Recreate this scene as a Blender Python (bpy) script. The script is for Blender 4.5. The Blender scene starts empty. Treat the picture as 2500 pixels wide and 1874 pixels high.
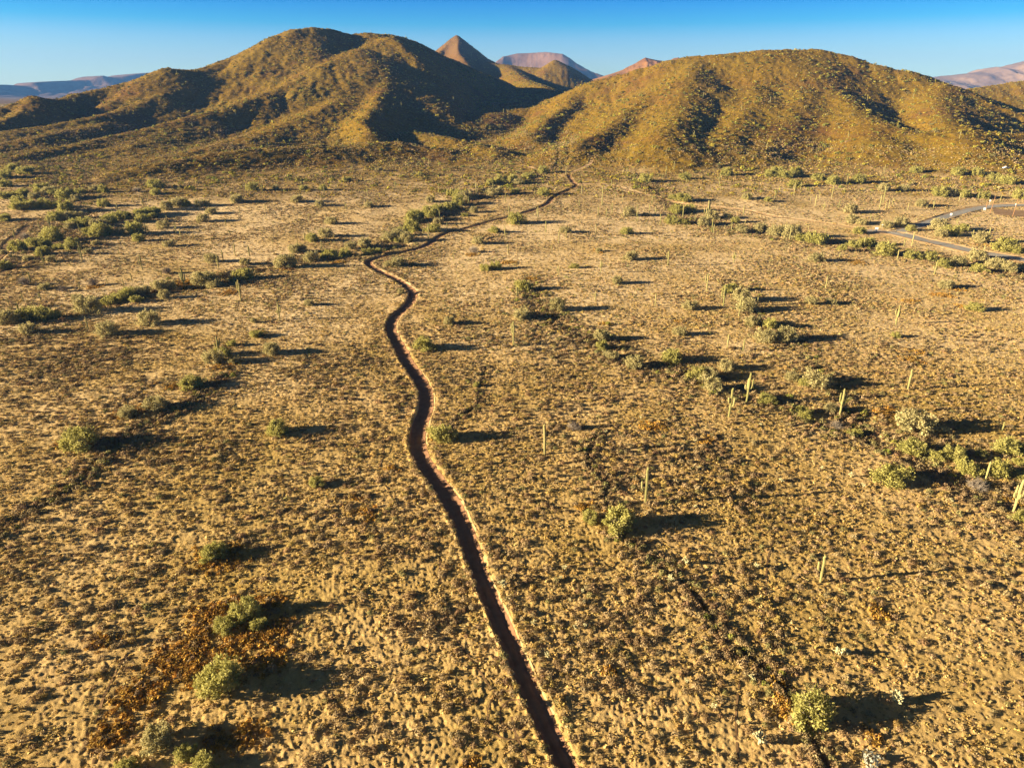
import bpy, math, random
import numpy as np
from mathutils import Vector

# ------------------------------------------------------------------ camera, sky, sun
S = bpy.context.scene
COL = S.collection
CAM_H, PITCH, F = 60.0, math.radians(23.0), 1667.0      # metres, below the horizon, focal length in photo pixels
CX, CY = 1250.0, 937.0
cam_data = bpy.data.cameras.new('camera')
cam_data.sensor_width = 36.0
cam_data.lens = F / 2500.0 * 36.0
cam_data.clip_start, cam_data.clip_end = 0.5, 40000.0
cam = bpy.data.objects.new('camera', cam_data)
COL.objects.link(cam)
cam.location = (0, 0, CAM_H)
cam.rotation_euler = (math.radians(90) - PITCH, 0, 0)
S.camera = cam

SUN_EL, SHADOW_AZ = math.radians(11.5), math.radians(7.0)   # shadows run to the right and slightly away
sun_dir = Vector((math.cos(SUN_EL) * math.cos(SHADOW_AZ), math.cos(SUN_EL) * math.sin(SHADOW_AZ), -math.sin(SUN_EL)))
sd = bpy.data.lights.new('sun', 'SUN')
sd.energy, sd.angle, sd.color = 5.0, math.radians(0.5), (1.0, 0.80, 0.49)
sun = bpy.data.objects.new('sun', sd)
COL.objects.link(sun)
sun.rotation_euler = sun_dir.to_track_quat('-Z', 'Y').to_euler()

W = bpy.data.worlds.new('World')
S.world = W
W.use_nodes = True
wn, wl = W.node_tree.nodes, W.node_tree.links
bg = wn['Background']
sky = wn.new('ShaderNodeTexSky')
sky.sky_type = 'NISHITA'
sky.sun_disc = False
sky.sun_elevation = SUN_EL
sky.sun_rotation = math.atan2(-math.cos(SHADOW_AZ), -math.sin(SHADOW_AZ))
sky.air_density, sky.dust_density, sky.ozone_density = 1.0, 0.3, 3.0
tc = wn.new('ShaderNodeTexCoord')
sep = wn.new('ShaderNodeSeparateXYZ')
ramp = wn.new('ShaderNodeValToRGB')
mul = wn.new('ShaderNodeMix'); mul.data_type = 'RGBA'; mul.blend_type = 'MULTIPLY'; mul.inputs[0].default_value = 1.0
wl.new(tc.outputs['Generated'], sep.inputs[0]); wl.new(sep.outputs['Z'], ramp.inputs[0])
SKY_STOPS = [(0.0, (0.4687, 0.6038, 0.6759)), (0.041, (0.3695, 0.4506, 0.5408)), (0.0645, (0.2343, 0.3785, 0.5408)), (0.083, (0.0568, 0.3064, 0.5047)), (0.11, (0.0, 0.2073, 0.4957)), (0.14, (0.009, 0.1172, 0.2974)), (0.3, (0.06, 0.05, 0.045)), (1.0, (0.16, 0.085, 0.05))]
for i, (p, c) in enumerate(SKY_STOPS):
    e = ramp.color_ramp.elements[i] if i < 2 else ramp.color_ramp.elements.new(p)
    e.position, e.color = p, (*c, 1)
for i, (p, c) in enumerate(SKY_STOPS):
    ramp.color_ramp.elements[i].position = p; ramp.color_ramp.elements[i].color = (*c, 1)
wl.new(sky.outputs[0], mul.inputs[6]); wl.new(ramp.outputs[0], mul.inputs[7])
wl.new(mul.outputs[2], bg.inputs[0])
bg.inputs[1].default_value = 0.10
S.view_settings.view_transform = 'Standard'
S.view_settings.look = 'None'
S.view_settings.exposure = 2.15
S.view_settings.gamma = 1.0
S.cycles.max_bounces = 4
S.cycles.diffuse_bounces = 2
S.cycles.transparent_max_bounces = 4

# ------------------------------------------------------------------ helpers
RNG = np.random.default_rng(7)
random.seed(7)

def hash2(ix, iy, seed):
    h = (ix.astype(np.int64) * 374761393 + iy.astype(np.int64) * 668265263 + seed * 1442695041) & 0xFFFFFFFF
    h = ((h ^ (h >> 13)) * 1274126177) & 0xFFFFFFFF
    h = (h ^ (h >> 16)) & 0xFFFFFFFF
    return h

def noise(x, y, lam, seed=0):
    """gradient noise, about -1..1"""
    x = x / lam; y = y / lam
    ix = np.floor(x); iy = np.floor(y)
    fx = x - ix; fy = y - iy
    u = fx * fx * fx * (fx * (fx * 6 - 15) + 10); v = fy * fy * fy * (fy * (fy * 6 - 15) + 10)
    def g(a, b, dx, dy):
        t = hash2(ix + a, iy + b, seed) * (2 * math.pi / 4294967296.0)
        return np.cos(t) * dx + np.sin(t) * dy
    n00 = g(0, 0, fx, fy); n10 = g(1, 0, fx - 1, fy); n01 = g(0, 1, fx, fy - 1); n11 = g(1, 1, fx - 1, fy - 1)
    a = n00 + u * (n10 - n00); b = n01 + u * (n11 - n01)
    return 1.5 * (a + v * (b - a))

def sstep(a, b, x):
    t = np.clip((x - a) / (b - a), 0, 1)
    return t * t * (3 - 2 * t)

def ray(px, py):
    u = (px - CX) / F; v = (py - CY) / F
    return u, math.cos(PITCH) - v * math.sin(PITCH), -(math.sin(PITCH) + v * math.cos(PITCH))

def P(px, py, D):
    """the world point seen at photo pixel (px, py) at forward distance D"""
    dx, dy, dz = ray(px, py)
    t = D / dy
    return (dx * t, D, CAM_H + dz * t)

def plain(x, y):
    r = np.sqrt(x * x + y * y)
    q = np.clip(r - 260, 0, 520)
    z = 3.2e-5 * q * q + 0.045 * np.clip(r - 780, 0, 650)
    z = z + 0.45 * noise(x, y, 60, 1) + 0.16 * noise(x, y, 17, 2)
    return z

# ridgelines: photo pixel + forward distance of each crest point, width factor, crest rounding
RIDGES = [
    # big hill on the left: skyline crest
    ([(-260, 300, 700), (0, 262, 760), (90, 236, 790), (150, 244, 810), (205, 227, 840), (300, 206, 870), (355, 190, 885), (403, 168, 900), (470, 171, 930), (550, 147, 980), (620, 119, 1010), (680, 88, 1035), (720, 73, 1050), (770, 68, 1060), (810, 72, 1070), (860, 84, 1080), (900, 80, 1080), (940, 84, 1085), (1000, 99, 1150), (1050, 122, 1240), (1120, 158, 1360), (1200, 190, 1490), (1270, 222, 1600)], 2.2, 10),
    # spur running down to the lower left
    ([(935, 92, 1045), (880, 118, 1010), (790, 163, 930), (650, 228, 830), (490, 280, 740), (330, 322, 670), (180, 352, 610), (0, 385, 550), (-150, 410, 510)], 3.0, 12),
    # spur coming towards the camera
    ([(937, 92, 1050), (946, 130, 1000), (944, 175, 940), (930, 220, 850), (915, 262, 760), (890, 300, 680), (900, 325, 640)], 2.2, 7),
    # low finger ridges on the lower slopes
    ([(850, 240, 810), (740, 290, 725), (600, 335, 645), (440, 375, 580), (300, 415, 520)], 4.0, 12),
    ([(440, 312, 695), (300, 358, 610), (120, 400, 550), (-60, 430, 500)], 4.2, 12),
    ([(250, 300, 730), (80, 335, 650), (-90, 370, 590)], 4.0, 10),
    ([(1030, 322, 690), (1110, 342, 640), (1180, 365, 590)], 3.4, 9),
    ([(1600, 220, 820), (1540, 270, 730), (1480, 315, 650), (1400, 350, 580)], 3.0, 10),
    ([(1960, 290, 710), (1930, 335, 620), (1860, 372, 560)], 3.2, 9),
    ([(1400, 215, 925), (1390, 250, 850), (1340, 300, 740), (1300, 330, 680)], 2.6, 8),
    # second spur
    ([(765, 70, 1055), (735, 118, 1020), (640, 152, 985), (510, 186, 920), (400, 232, 840), (270, 275, 770), (120, 305, 710), (-60, 330, 660)], 2.6, 9),
    ([(403, 170, 900), (330, 222, 850), (225, 275, 790)], 2.1, 6),
    ([(90, 237, 790), (20, 285, 730), (-90, 330, 660)], 2.0, 6),
    # low knoll in front
    ([(1120, 390, 580), (1050, 364, 590), (960, 348, 600), (880, 350, 595), (780, 364, 575)], 3.0, 14),
    ([(760, 355, 575), (640, 362, 555), (530, 374, 530), (360, 405, 490), (200, 446, 450)], 3.0, 10),
    # pointed peak
    ([(1040, 150, 1800), (1068, 124, 1850), (1095, 98, 1890), (1112, 87, 1900), (1135, 104, 1930), (1165, 128, 1980), (1210, 152, 2030), (1280, 195, 2080)], 1.55, 5),
    ([(1112, 87, 1900), (1122, 130, 1800), (1140, 165, 1700)], 1.6, 5),
    # sunlit hill in the gap
    ([(1180, 150, 1800), (1215, 156, 1790), (1280, 164, 1770), (1330, 166, 1760), (1363, 147, 1770), (1400, 172, 1830), (1440, 200, 1900)], 1.9, 8),
    ([(1240, 160, 1785), (1290, 195, 1620), (1330, 215, 1480)], 2.6, 14),
    # hill on the right
    ([(1395, 212, 930), (1450, 192, 920), (1520, 182, 910), (1580, 166, 905), (1650, 147, 900), (1700, 139, 900), (1760, 133, 900), (1850, 125, 900), (1910, 121, 900), (1985, 122, 900), (2055, 138, 890), (2110, 160, 880), (2145, 160, 865), (2200, 173, 850), (2280, 206, 810), (2360, 235, 780), (2450, 268, 740), (2540, 300, 700)], 2.1, 16),
    ([(1700, 140, 900), (1690, 190, 820), (1670, 250, 720), (1640, 310, 620), (1620, 340, 570)], 3.1, 14),
    ([(1850, 126, 900), (1850, 190, 840), (1840, 250, 730), (1800, 315, 630), (1770, 345, 585)], 3.1, 14),
    ([(2050, 138, 890), (2010, 200, 830), (2050, 260, 715), (2120, 305, 630), (2160, 340, 570)], 3.1, 14),
    ([(1985, 122, 900), (1950, 190, 840), (1930, 260, 720), (1900, 330, 620)], 3.1, 14),
    ([(2280, 207, 810), (2290, 260, 700), (2330, 310, 600), (2380, 345, 540)], 3.1, 14),
    ([(2120, 300, 640), (2250, 325, 590), (2450, 325, 590), (2600, 330, 590)], 3.0, 12),
    ([(2330, 236, 1090), (2380, 218, 1100), (2440, 208, 1110), (2480, 200, 1115), (2600, 190, 1120)], 2.2, 12),
]
RW = [([P(*q) for q in pts], k, r) for pts, k, r in RIDGES]

def ridge_field(x, y, base):
    """height of the hills above nothing, plus 0..1 closeness to a crest"""
    out = base.copy(); near = np.zeros_like(base)
    for pts, k, r in RW:
        best = np.full(base.shape, -1e9); bt = np.zeros_like(base)
        for a, b in zip(pts[:-1], pts[1:]):
            abx, aby = b[0] - a[0], b[1] - a[1]
            L2 = abx * abx + aby * aby
            t = np.clip(((x - a[0]) * abx + (y - a[1]) * aby) / L2, 0, 1)
            dx = x - (a[0] + t * abx); dy = y - (a[1] + t * aby)
            d = np.sqrt(dx * dx + dy * dy + r * r) - r
            zr = a[2] + t * (b[2] - a[2])
            h = np.maximum(zr - base, 0.3)
            q = np.clip(1 - d / (k * h), 0, 1)
            q2 = np.clip(1 - d / (2.7 * k * h), 0, 1)
            g = 0.80 * q ** 1.25 + 0.20 * q2 ** 1.6
            c = h * g
            m = c > best
            best = np.where(m, c, best); bt = np.where(m, g, bt)
        z = base + best
        kk = 5.0
        hh = np.clip(kk - np.abs(out - z), 0, kk) / kk
        out = np.maximum(out, z) + np.where(best > 0.01, hh * hh * kk * 0.25 * sstep(0, 6, best), 0)
        near = np.maximum(near, bt)
    return out, near

def H0(x, y):
    """terrain before roads and washes"""
    x = np.asarray(x, float); y = np.asarray(y, float)
    base = plain(x, y)
    far = (y > 330) & (y < 2600) & (np.abs(x) < 1900)
    z = base.copy(); hill = np.zeros_like(z)
    if far.any():
        xs, ys, bs = x[far], y[far], base[far]
        wx = xs + 9 * noise(xs, ys, 130, 11) + 3 * noise(xs, ys, 45, 12)
        wy = ys + 12 * noise(xs, ys, 130, 13) + 4 * noise(xs, ys, 45, 14)
        hz, near = ridge_field(wx, wy, bs)
        up = hz - bs
        mask = sstep(3, 30, up) * (1 - 0.85 * sstep(0.6, 0.95, near))
        gul = (1 - np.abs(noise(xs + 20 * noise(xs, ys, 80, 15), ys * 0.30, 46, 16))) ** 2
        gul2 = (1 - np.abs(noise(xs + 6 * noise(xs, ys, 30, 23), ys * 0.35, 17, 17))) ** 2
        hz = hz - mask * (1.7 * gul + 1.2 * gul2 - 1.1) + 0.7 * sstep(2, 12, up) * noise(xs, ys, 8, 18)
        # the bowl between the two hills
        ax = -20 + 30 * sstep(800, 1150, ys)
        lat = xs - ax
        cap = 33 + 0.08 * (ys - 780) + np.where(lat < 0, 0.62, 0.40) * np.maximum(np.abs(lat) - 35, 0) + 2.5 * noise(xs, ys, 60, 91)
        wb = sstep(700, 800, ys) * (1 - sstep(1330, 1450, ys))
        dlt = hz - cap
        cut = np.where(dlt > 6, dlt, np.where(dlt < -6, 0, (dlt + 6) ** 2 / 24))
        hz = hz - wb * cut
        fade = sstep(330, 420, ys)
        z[far] = bs + (hz - bs) * fade
        hill[far] = np.clip(up, 0, 200) * fade
    z = z + 0.35 * sstep(8, 30, hill) * noise(x, y, 3.5, 19)
    return z, hill

def hit(px, py, fn=None):
    """where the ray through a photo pixel meets the terrain"""
    fn = fn or (lambda x, y: H0(x, y)[0])
    px = np.atleast_1d(np.asarray(px, float)); py = np.atleast_1d(np.asarray(py, float))
    u = (px - CX) / F; v = (py - CY) / F
    dy = math.cos(PITCH) - v * math.sin(PITCH); dz = -(math.sin(PITCH) + v * math.cos(PITCH))
    D = np.geomspace(30, 2100, 560)
    T = D[None, :] / dy[:, None]
    X = u[:, None] * T; Y = np.broadcast_to(D[None, :], T.shape).copy(); Z = CAM_H + dz[:, None] * T
    G = fn(X.ravel(), Y.ravel()).reshape(X.shape)
    below = Z <= G
    k = np.where(below.any(1), below.argmax(1), len(D) - 1)
    k = np.maximum(k, 1); i = np.arange(len(k))
    e0 = Z[i, k - 1] - G[i, k - 1]; e1 = Z[i, k] - G[i, k]
    f = np.clip(e0 / np.maximum(e0 - e1, 1e-6), 0, 1)
    DD = D[k - 1] + f * (D[k] - D[k - 1])
    t = DD / dy
    return np.stack([u * t, DD], 1)

def smooth_path(pts, step):
    """Catmull-Rom through world points, resampled"""
    p = np.asarray(pts, float)
    p = np.vstack([2 * p[0] - p[1], p, 2 * p[-1] - p[-2]])
    out = []
    for i in range(1, len(p) - 2):
        n = max(2, int(np.linalg.norm(p[i + 1] - p[i]) / step))
        for k in range(n):
            t = k / n
            out.append(0.5 * ((2 * p[i]) + (-p[i - 1] + p[i + 1]) * t + (2 * p[i - 1] - 5 * p[i] + 4 * p[i + 1] - p[i + 2]) * t * t + (-p[i - 1] + 3 * p[i] - 3 * p[i + 1] + p[i + 2]) * t ** 3))
    out.append(p[-2])
    return np.array(out)

def px_path(pts, step=2.0):
    a = np.array(pts, float)
    return smooth_path(hit(a[:, 0], a[:, 1]), step)

def path_dist(x, y, path, reach):
    """distance to a path (signed: + on its right hand), only worked out within reach"""
    D = np.full(x.shape, 1e3); SG = np.ones(x.shape)
    m0 = (x > path[:, 0].min() - reach) & (x < path[:, 0].max() + reach) & (y > path[:, 1].min() - reach) & (y < path[:, 1].max() + reach)
    idx = np.nonzero(m0)[0]
    if len(idx) == 0: return D, SG
    xs, ys = x[idx], y[idx]
    order = np.argsort(ys, kind='stable'); ys_s = ys[order]
    d = np.full(xs.shape, 1e3); sg = np.ones(xs.shape)
    for a, b in zip(path[:-1], path[1:]):
        lo = np.searchsorted(ys_s, min(a[1], b[1]) - reach); hi = np.searchsorted(ys_s, max(a[1], b[1]) + reach)
        if hi <= lo: continue
        o = order[lo:hi]
        xx, yy = xs[o], ys[o]
        ab = b - a
        t = np.clip(((xx - a[0]) * ab[0] + (yy - a[1]) * ab[1]) / max(ab @ ab, 1e-9), 0, 1)
        ex, ey = xx - a[0] - t * ab[0], yy - a[1] - t * ab[1]
        dd = np.sqrt(ex * ex + ey * ey)
        s = np.where(ab[0] * ey - ab[1] * ex > 0, -1.0, 1.0)
        m = dd < d[o]
        d[o] = np.where(m, dd, d[o]); sg[o] = np.where(m, s, sg[o])
    D[idx] = d; SG[idx] = sg
    return D, SG

# ------------------------------------------------------------------ roads, tracks and washes (photo pixels, walked away from the camera)
ROAD = px_path([(1470, 2060), (1425, 1960), (1386, 1871), (1306, 1709), (1259, 1600), (1216, 1499), (1172, 1401), (1135, 1294), (1094, 1211), (1056, 1158), (1027, 1110), (1019, 1069), (1027, 1028), (1040, 990), (1034, 942), (996, 885), (975, 845), (958, 816), (954, 796), (965, 772), (992, 748), (1008, 722), (1000, 705), (964, 680), (925, 662), (903, 648), (900, 638), (920, 629), (951, 622), (981, 616), (1022, 606), (1046, 596), (1067, 580), (1093, 568), (1134, 558), (1185, 543), (1236, 531), (1276, 520), (1313, 508), (1337, 496), (1350, 482), (1374, 469), (1397, 460), (1406, 453), (1399, 445), (1390, 434), (1389, 426)], 1.2)
TRACK = px_path([(1406, 451), (1452, 449), (1492, 452), (1553, 469), (1604, 482), (1655, 494), (1706, 502), (1757, 506), (1820, 513), (1895, 529), (1990, 541), (2069, 553), (2116, 563)], 3)
TRACK2 = px_path([(1389, 426), (1345, 424), (1300, 410), (1270, 402)], 3)
TRACK3 = px_path([(1389, 425), (1410, 415), (1440, 400), (1445, 392)], 3)
PAVED = px_path([(2108, 564), (2172, 567), (2223, 577), (2253, 585), (2304, 596), (2355, 608), (2416, 620), (2457, 626), (2500, 634), (2620, 660)], 3)
BRANCH = px_path([(2190, 566), (2212, 561), (2233, 555), (2274, 541), (2314, 528), (2355, 516), (2396, 507), (2436, 503), (2477, 501), (2520, 502), (2620, 508)], 3)
LTRACK = px_path([(130, 545), (69, 552), (51, 570), (27, 585), (16, 599), (9, 617), (-15, 640)], 3)
LTRACK2 = px_path([(118, 619), (81, 632), (36, 650), (0, 666), (-60, 690)], 3)
WASH_A = px_path([(-80, 770), (80, 765), (200, 757), (300, 727), (400, 712), (520, 690), (640, 652), (720, 642), (850, 622), (905, 612), (960, 600), (990, 562), (1060, 530), (1130, 505), (1180, 470), (1250, 450), (1330, 422), (1375, 392), (1365, 350), (1340, 320)], 5)
WASH_B = px_path([(1290, 690), (1330, 770), (1450, 825), (1510, 872), (1600, 905), (1700, 925), (1780, 960), (1900, 985), (2000, 1022), (2100, 1060), (2230, 1112), (2350, 1180), (2600, 1280)], 4)
WASH_C = px_path([(1570, 430), (1640, 490), (1700, 540), (1800, 560), (1900, 580), (2000, 590), (2060, 600), (2200, 620), (2330, 640), (2600, 690)], 6)
WASH_D = px_path([(100, 380), (150, 430), (180, 500), (200, 560), (100, 620), (-40, 670)], 6)
WASH_E = px_path([(1790, 690), (1850, 770), (1900, 810), (2000, 880), (2080, 980), (2110, 1050)], 4)
GULLY = px_path([(1463, 1050), (1434, 1126), (1485, 1180), (1478, 1208), (1505, 1290), (1548, 1325), (1600, 1370), (1672, 1424), (1720, 1480), (1763, 1548), (1800, 1580), (1840, 1610), (1890, 1650), (1960, 1760), (2040, 1900)], 1.2)
GULLY2 = px_path([(1185, 900), (1172, 940), (1168, 985), (1130, 1010), (1095, 1040)], 1.2)
GULLY3 = px_path([(-60, 1330), (60, 1255), (190, 1180), (250, 1110), (330, 1050), (460, 985), (560, 910)], 2)
CUTS = [(WASH_A, 0.9, 3.0, 4.5), (WASH_B, 0.4, 1.2, 3.0), (WASH_C, 0.5, 3, 5), (WASH_D, 0.5, 4, 5), (WASH_E, .2, 1.5, 3), (GULLY, 0.45, 0.16, 0.45), (GULLY2, 0.42, 0.14, 0.4), (GULLY3, 0.3, 0.3, 0.8)]

def road_half(y):
    return np.interp(y, [40, 75, 92, 140, 260, 420], [1.0, 1.08, 1.4, 1.5, 1.35, 1.3])

def carve(x, y, z, with_micro=True):
    for path, depth, flat, bank in CUTS:
        d, _ = path_dist(x, y, path, flat + bank + 3)
        d = d + 0.5 * noise(x, y, 6, 31) * min(1.0, bank)
        z = z - depth * np.clip(.75 + .8 * noise(x, y, 7, 37), .1, 1.2) * (1 - sstep(flat, flat + bank, d))
    d, s = path_dist(x, y, ROAD, 8)
    rw = road_half(y) / 1.6
    sd_ = d * s / rw + 0.22 * noise(x, y, 3.7, 33) + 0.13 * noise(x, y, 1.1, 34)
    inroad = 1 - sstep(1.55, 2.2, d / rw)
    rr0 = np.hypot(x, y)
    micro = 0.075 * noise(x, y, 1.5, 35) + 0.075 * noise(x, y, 0.62, 36) + np.where(rr0 < 190, 0.05 * noise(x, y, 0.36, 38), 0)
    z = z + (micro * (1 - inroad) if with_micro else 0)
    # sunken bed: steep left bank, thrown-up berm on the right
    z = z - 0.40 * (sstep(-2.0, -1.5, sd_) - sstep(0.7, 2.9, sd_))
    z = z + 0.03 * np.exp(-((sd_ - 2.2) / 0.4) ** 2) + 0.18 * np.exp(-((sd_ + 2.2) / 0.4) ** 2)
    z = z - 0.05 * inroad * np.exp(-((np.abs(sd_) - 0.75) / 0.22) ** 2)
    for path, w, dep in ((PAVED, 3.6, 0.15), (BRANCH, 2.7, 0.15), (TRACK, 1.6, 0.2), (TRACK2, 1.4, .15), (TRACK3, 1.3, .12), (LTRACK, 1.4, 0.25), (LTRACK2, 1.2, 0.2)):
        d, s = path_dist(x, y, path, w + 5)
        z = z - dep * (1 - sstep(w, w + 1.0, d)) + 0.25 * np.exp(-((d - w - 1.2) / 0.6) ** 2)
    return z

def H(x, y):
    x = np.atleast_1d(np.asarray(x, float)); y = np.atleast_1d(np.asarray(y, float))
    z, hill = H0(x, y)
    return carve(x, y, z)

# ------------------------------------------------------------------ materials
def new_mat(name):
    m = bpy.data.materials.new(name); m.use_nodes = True
    nt = m.node_tree
    b = nt.nodes['Principled BSDF']
    b.inputs['Roughness'].default_value = 0.95
    b.inputs['Specular IOR Level'].default_value = 0.1
    return m, nt, b

def N(nt, kind, **kw):
    n = nt.nodes.new(kind)
    for k, v in kw.items(): setattr(n, k, v)
    return n

def mixc(nt, fac, a, b, blend='MIX'):
    n = N(nt, 'ShaderNodeMix', data_type='RGBA', blend_type=blend)
    for sock, v in ((0, fac), (6, a), (7, b)):
        if isinstance(v, (int, float)): n.inputs[sock].default_value = v
        elif isinstance(v, tuple): n.inputs[sock].default_value = (*v, 1)
        else: nt.links.new(v, n.inputs[sock])
    return n.outputs[2]

def tex_noise(nt, scale, detail=4, rough=0.6, vec=None):
    n = N(nt, 'ShaderNodeTexNoise')
    n.inputs['Scale'].default_value = scale; n.inputs['Detail'].default_value = detail; n.inputs['Roughness'].default_value = rough
    if vec is None:
        c = N(nt, 'ShaderNodeTexCoord'); vec = c.outputs['Object']
    nt.links.new(vec, n.inputs['Vector'])
    return n.outputs['Fac']

def rng_map(nt, val, a, b, lo=0.0, hi=1.0):
    n = N(nt, 'ShaderNodeMapRange')
    nt.links.new(val, n.inputs[0])
    n.inputs[1].default_value, n.inputs[2].default_value, n.inputs[3].default_value, n.inputs[4].default_value = a, b, lo, hi
    return n.outputs[0]

def bump(nt, b, h, strength, dist):
    n = N(nt, 'ShaderNodeBump')
    n.inputs['Strength'].default_value = strength; n.inputs['Distance'].default_value = dist
    nt.links.new(h, n.inputs['Height']); nt.links.new(n.outputs[0], b.inputs['Normal'])

def ground_material():
    m, nt, b = new_mat('desert_soil')
    at = N(nt, 'ShaderNodeAttribute', attribute_name='zone')
    sp = N(nt, 'ShaderNodeSeparateColor'); nt.links.new(at.outputs['Color'], sp.inputs[0])
    hill, rust, pale = sp.outputs[0], sp.outputs[1], sp.outputs[2]
    n_big = rng_map(nt, tex_noise(nt, 0.035, 5), .35, .65)
    n_mid = rng_map(nt, tex_noise(nt, 0.35, 5, .65), .38, .66)
    n_fin = rng_map(nt, tex_noise(nt, 2.6, 6, .7), .36, .68)
    n_vf = rng_map(nt, tex_noise(nt, 9.0, 3, .7), .3, .7)
    sand = mixc(nt, n_mid, (0.56, 0.385, 0.18), (0.72, 0.52, 0.255))
    grass = mixc(nt, n_fin, (0.33, 0.225, 0.065), (0.54, 0.39, 0.125))
    near = mixc(nt, n_big, sand, grass)
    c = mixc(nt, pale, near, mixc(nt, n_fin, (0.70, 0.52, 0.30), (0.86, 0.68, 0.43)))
    c = mixc(nt, rng_map(nt, tex_noise(nt, 1.1, 6, .75), .56, .66, 0, .55), c, (0.20, 0.125, 0.055))
    c = mixc(nt, rust, c, mixc(nt, n_fin, (0.30, 0.17, 0.05), (0.50, 0.31, 0.085)))
    hcol = mixc(nt, rng_map(nt, tex_noise(nt, 0.5, 6, .7), .35, .65), (0.085, 0.050, 0.006), (0.29, 0.180, 0.018))
    hcol = mixc(nt, rng_map(nt, tex_noise(nt, 0.02, 4), .4, .7, 0, .6), hcol, (0.20, 0.145, 0.02))
    hcol = mixc(nt, rng_map(nt, tex_noise(nt, 0.012, 5, .7), .52, .66, 0, .7), hcol, (0.14, 0.062, 0.022))
    hcol = mixc(nt, pale, hcol, mixc(nt, n_fin, (0.10, 0.055, 0.025), (0.19, 0.105, 0.045)))
    c = mixc(nt, hill, c, hcol)
    c = mixc(nt, 1.0, c, mixc(nt, n_vf, (0.82, 0.80, 0.76), (1.1, 1.1, 1.1)), 'MULTIPLY')
    nt.links.new(c, b.inputs['Base Color'])
    bump(nt, b, tex_noise(nt, 5.0, 6, .8), 0.9, 0.13)
    return m

def plain_material(name, c1, c2, scale=1.0, rough=0.9, bumpd=0.02, bs=0.5):
    m, nt, b = new_mat(name)
    f = rng_map(nt, tex_noise(nt, scale, 5, .65), .35, .65)
    nt.links.new(mixc(nt, f, c1, c2), b.inputs['Base Color'])
    b.inputs['Roughness'].default_value = rough
    if bumpd: bump(nt, b, tex_noise(nt, scale * 4, 5, .7), bs, bumpd)
    return m

def leaf_material(name, c1, c2, trans=0.25, var=0.25):
    m, nt, b = new_mat(name)
    at = N(nt, 'ShaderNodeAttribute', attribute_name='tint')
    sp = N(nt, 'ShaderNodeSeparateColor'); nt.links.new(at.outputs['Color'], sp.inputs[0])
    oi = N(nt, 'ShaderNodeObjectInfo')
    mx = N(nt, 'ShaderNodeMath', operation='MULTIPLY_ADD'); nt.links.new(oi.outputs['Random'], mx.inputs[0]); mx.inputs[1].default_value = var
    nt.links.new(sp.outputs[0], mx.inputs[2])
    c = mixc(nt, rng_map(nt, mx.outputs[0], 0, 1 + var), c1, c2)
    nt.links.new(c, b.inputs['Base Color'])
    tr = N(nt, 'ShaderNodeBsdfTranslucent'); nt.links.new(c, tr.inputs[0])
    ms = N(nt, 'ShaderNodeMixShader'); ms.inputs[0].default_value = trans
    nt.links.new(b.outputs[0], ms.inputs[1]); nt.links.new(tr.outputs[0], ms.inputs[2])
    nt.links.new(ms.outputs[0], nt.nodes['Material Output'].inputs[0])
    return m

def tint_material(name, trans=0.15):
    """colour of each plant comes from its own tint attribute"""
    m, nt, b = new_mat(name)
    at = N(nt, 'ShaderNodeAttribute', attribute_name='tint')
    nt.links.new(at.outputs['Color'], b.inputs['Base Color'])
    tr = N(nt, 'ShaderNodeBsdfTranslucent'); nt.links.new(at.outputs['Color'], tr.inputs[0])
    ms = N(nt, 'ShaderNodeMixShader'); ms.inputs[0].default_value = trans
    nt.links.new(b.outputs[0], ms.inputs[1]); nt.links.new(tr.outputs[0], ms.inputs[2])
    nt.links.new(ms.outputs[0], nt.nodes['Material Output'].inputs[0])
    return m

M = {}
M['ground'] = ground_material()
M['road'] = plain_material('packed_red_dirt', (0.27, 0.145, 0.085), (0.38, 0.22, 0.13), 0.9, .95, .03)
M['berm'] = plain_material('pale_loose_dirt', (0.48, 0.34, 0.17), (0.62, 0.45, 0.24), 1.5, .95, .03)
M['track'] = plain_material('pale_track_dirt', (0.52, 0.34, 0.18), (0.66, 0.46, 0.26), 0.6, .95, .03)
M['asphalt'] = plain_material('old_asphalt', (0.27, 0.265, 0.27), (0.36, 0.35, 0.35), 0.8, .85, .01)
M['path'] = plain_material('dark_bare_soil', (0.17, 0.10, 0.05), (0.27, 0.17, 0.09), 2.0, .95, .02)
M['green'] = leaf_material('palo_verde_leaves', (0.32, 0.31, 0.085), (0.54, 0.50, 0.19), .38)
M['yellow'] = leaf_material('yellow_green_leaves', (0.34, 0.325, 0.09), (0.53, 0.49, 0.18), .35)
M['olive'] = leaf_material('olive_leaves', (0.34, 0.31, 0.14), (0.56, 0.49, 0.26), .35)
M['dead'] = leaf_material('bare_grey_twigs', (0.26, 0.22, 0.19), (0.44, 0.38, 0.32), .1)
M['bark'] = plain_material('grey_bark', (0.16, 0.13, 0.09), (0.28, 0.24, 0.17), 3, .9, .02)
M['shrub'] = tint_material('small_shrub_twigs')
M['cholla'] = plain_material('cholla_spines', (0.42, 0.40, 0.22), (0.62, 0.58, 0.36), 4, .9, .02)
M['wood'] = plain_material('weathered_pole_wood', (0.22, 0.12, 0.06), (0.36, 0.20, 0.10), 1.5, .85, .01)
M['white'] = plain_material('white_painted_metal', (0.76, 0.76, 0.76), (0.82, 0.82, 0.82), 2, .5, 0)
M['steel'] = plain_material('galvanised_post', (0.40, 0.39, 0.37), (0.5, 0.49, 0.46), 3, .5, 0)
M['glass'] = plain_material('dark_window_glass', (0.02, 0.025, 0.03), (0.03, 0.035, 0.04), 2, .1, 0)
M['rubber'] = plain_material('black_rubber', (0.02, 0.02, 0.02), (0.035, 0.035, 0.035), 2, .8, 0)
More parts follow.
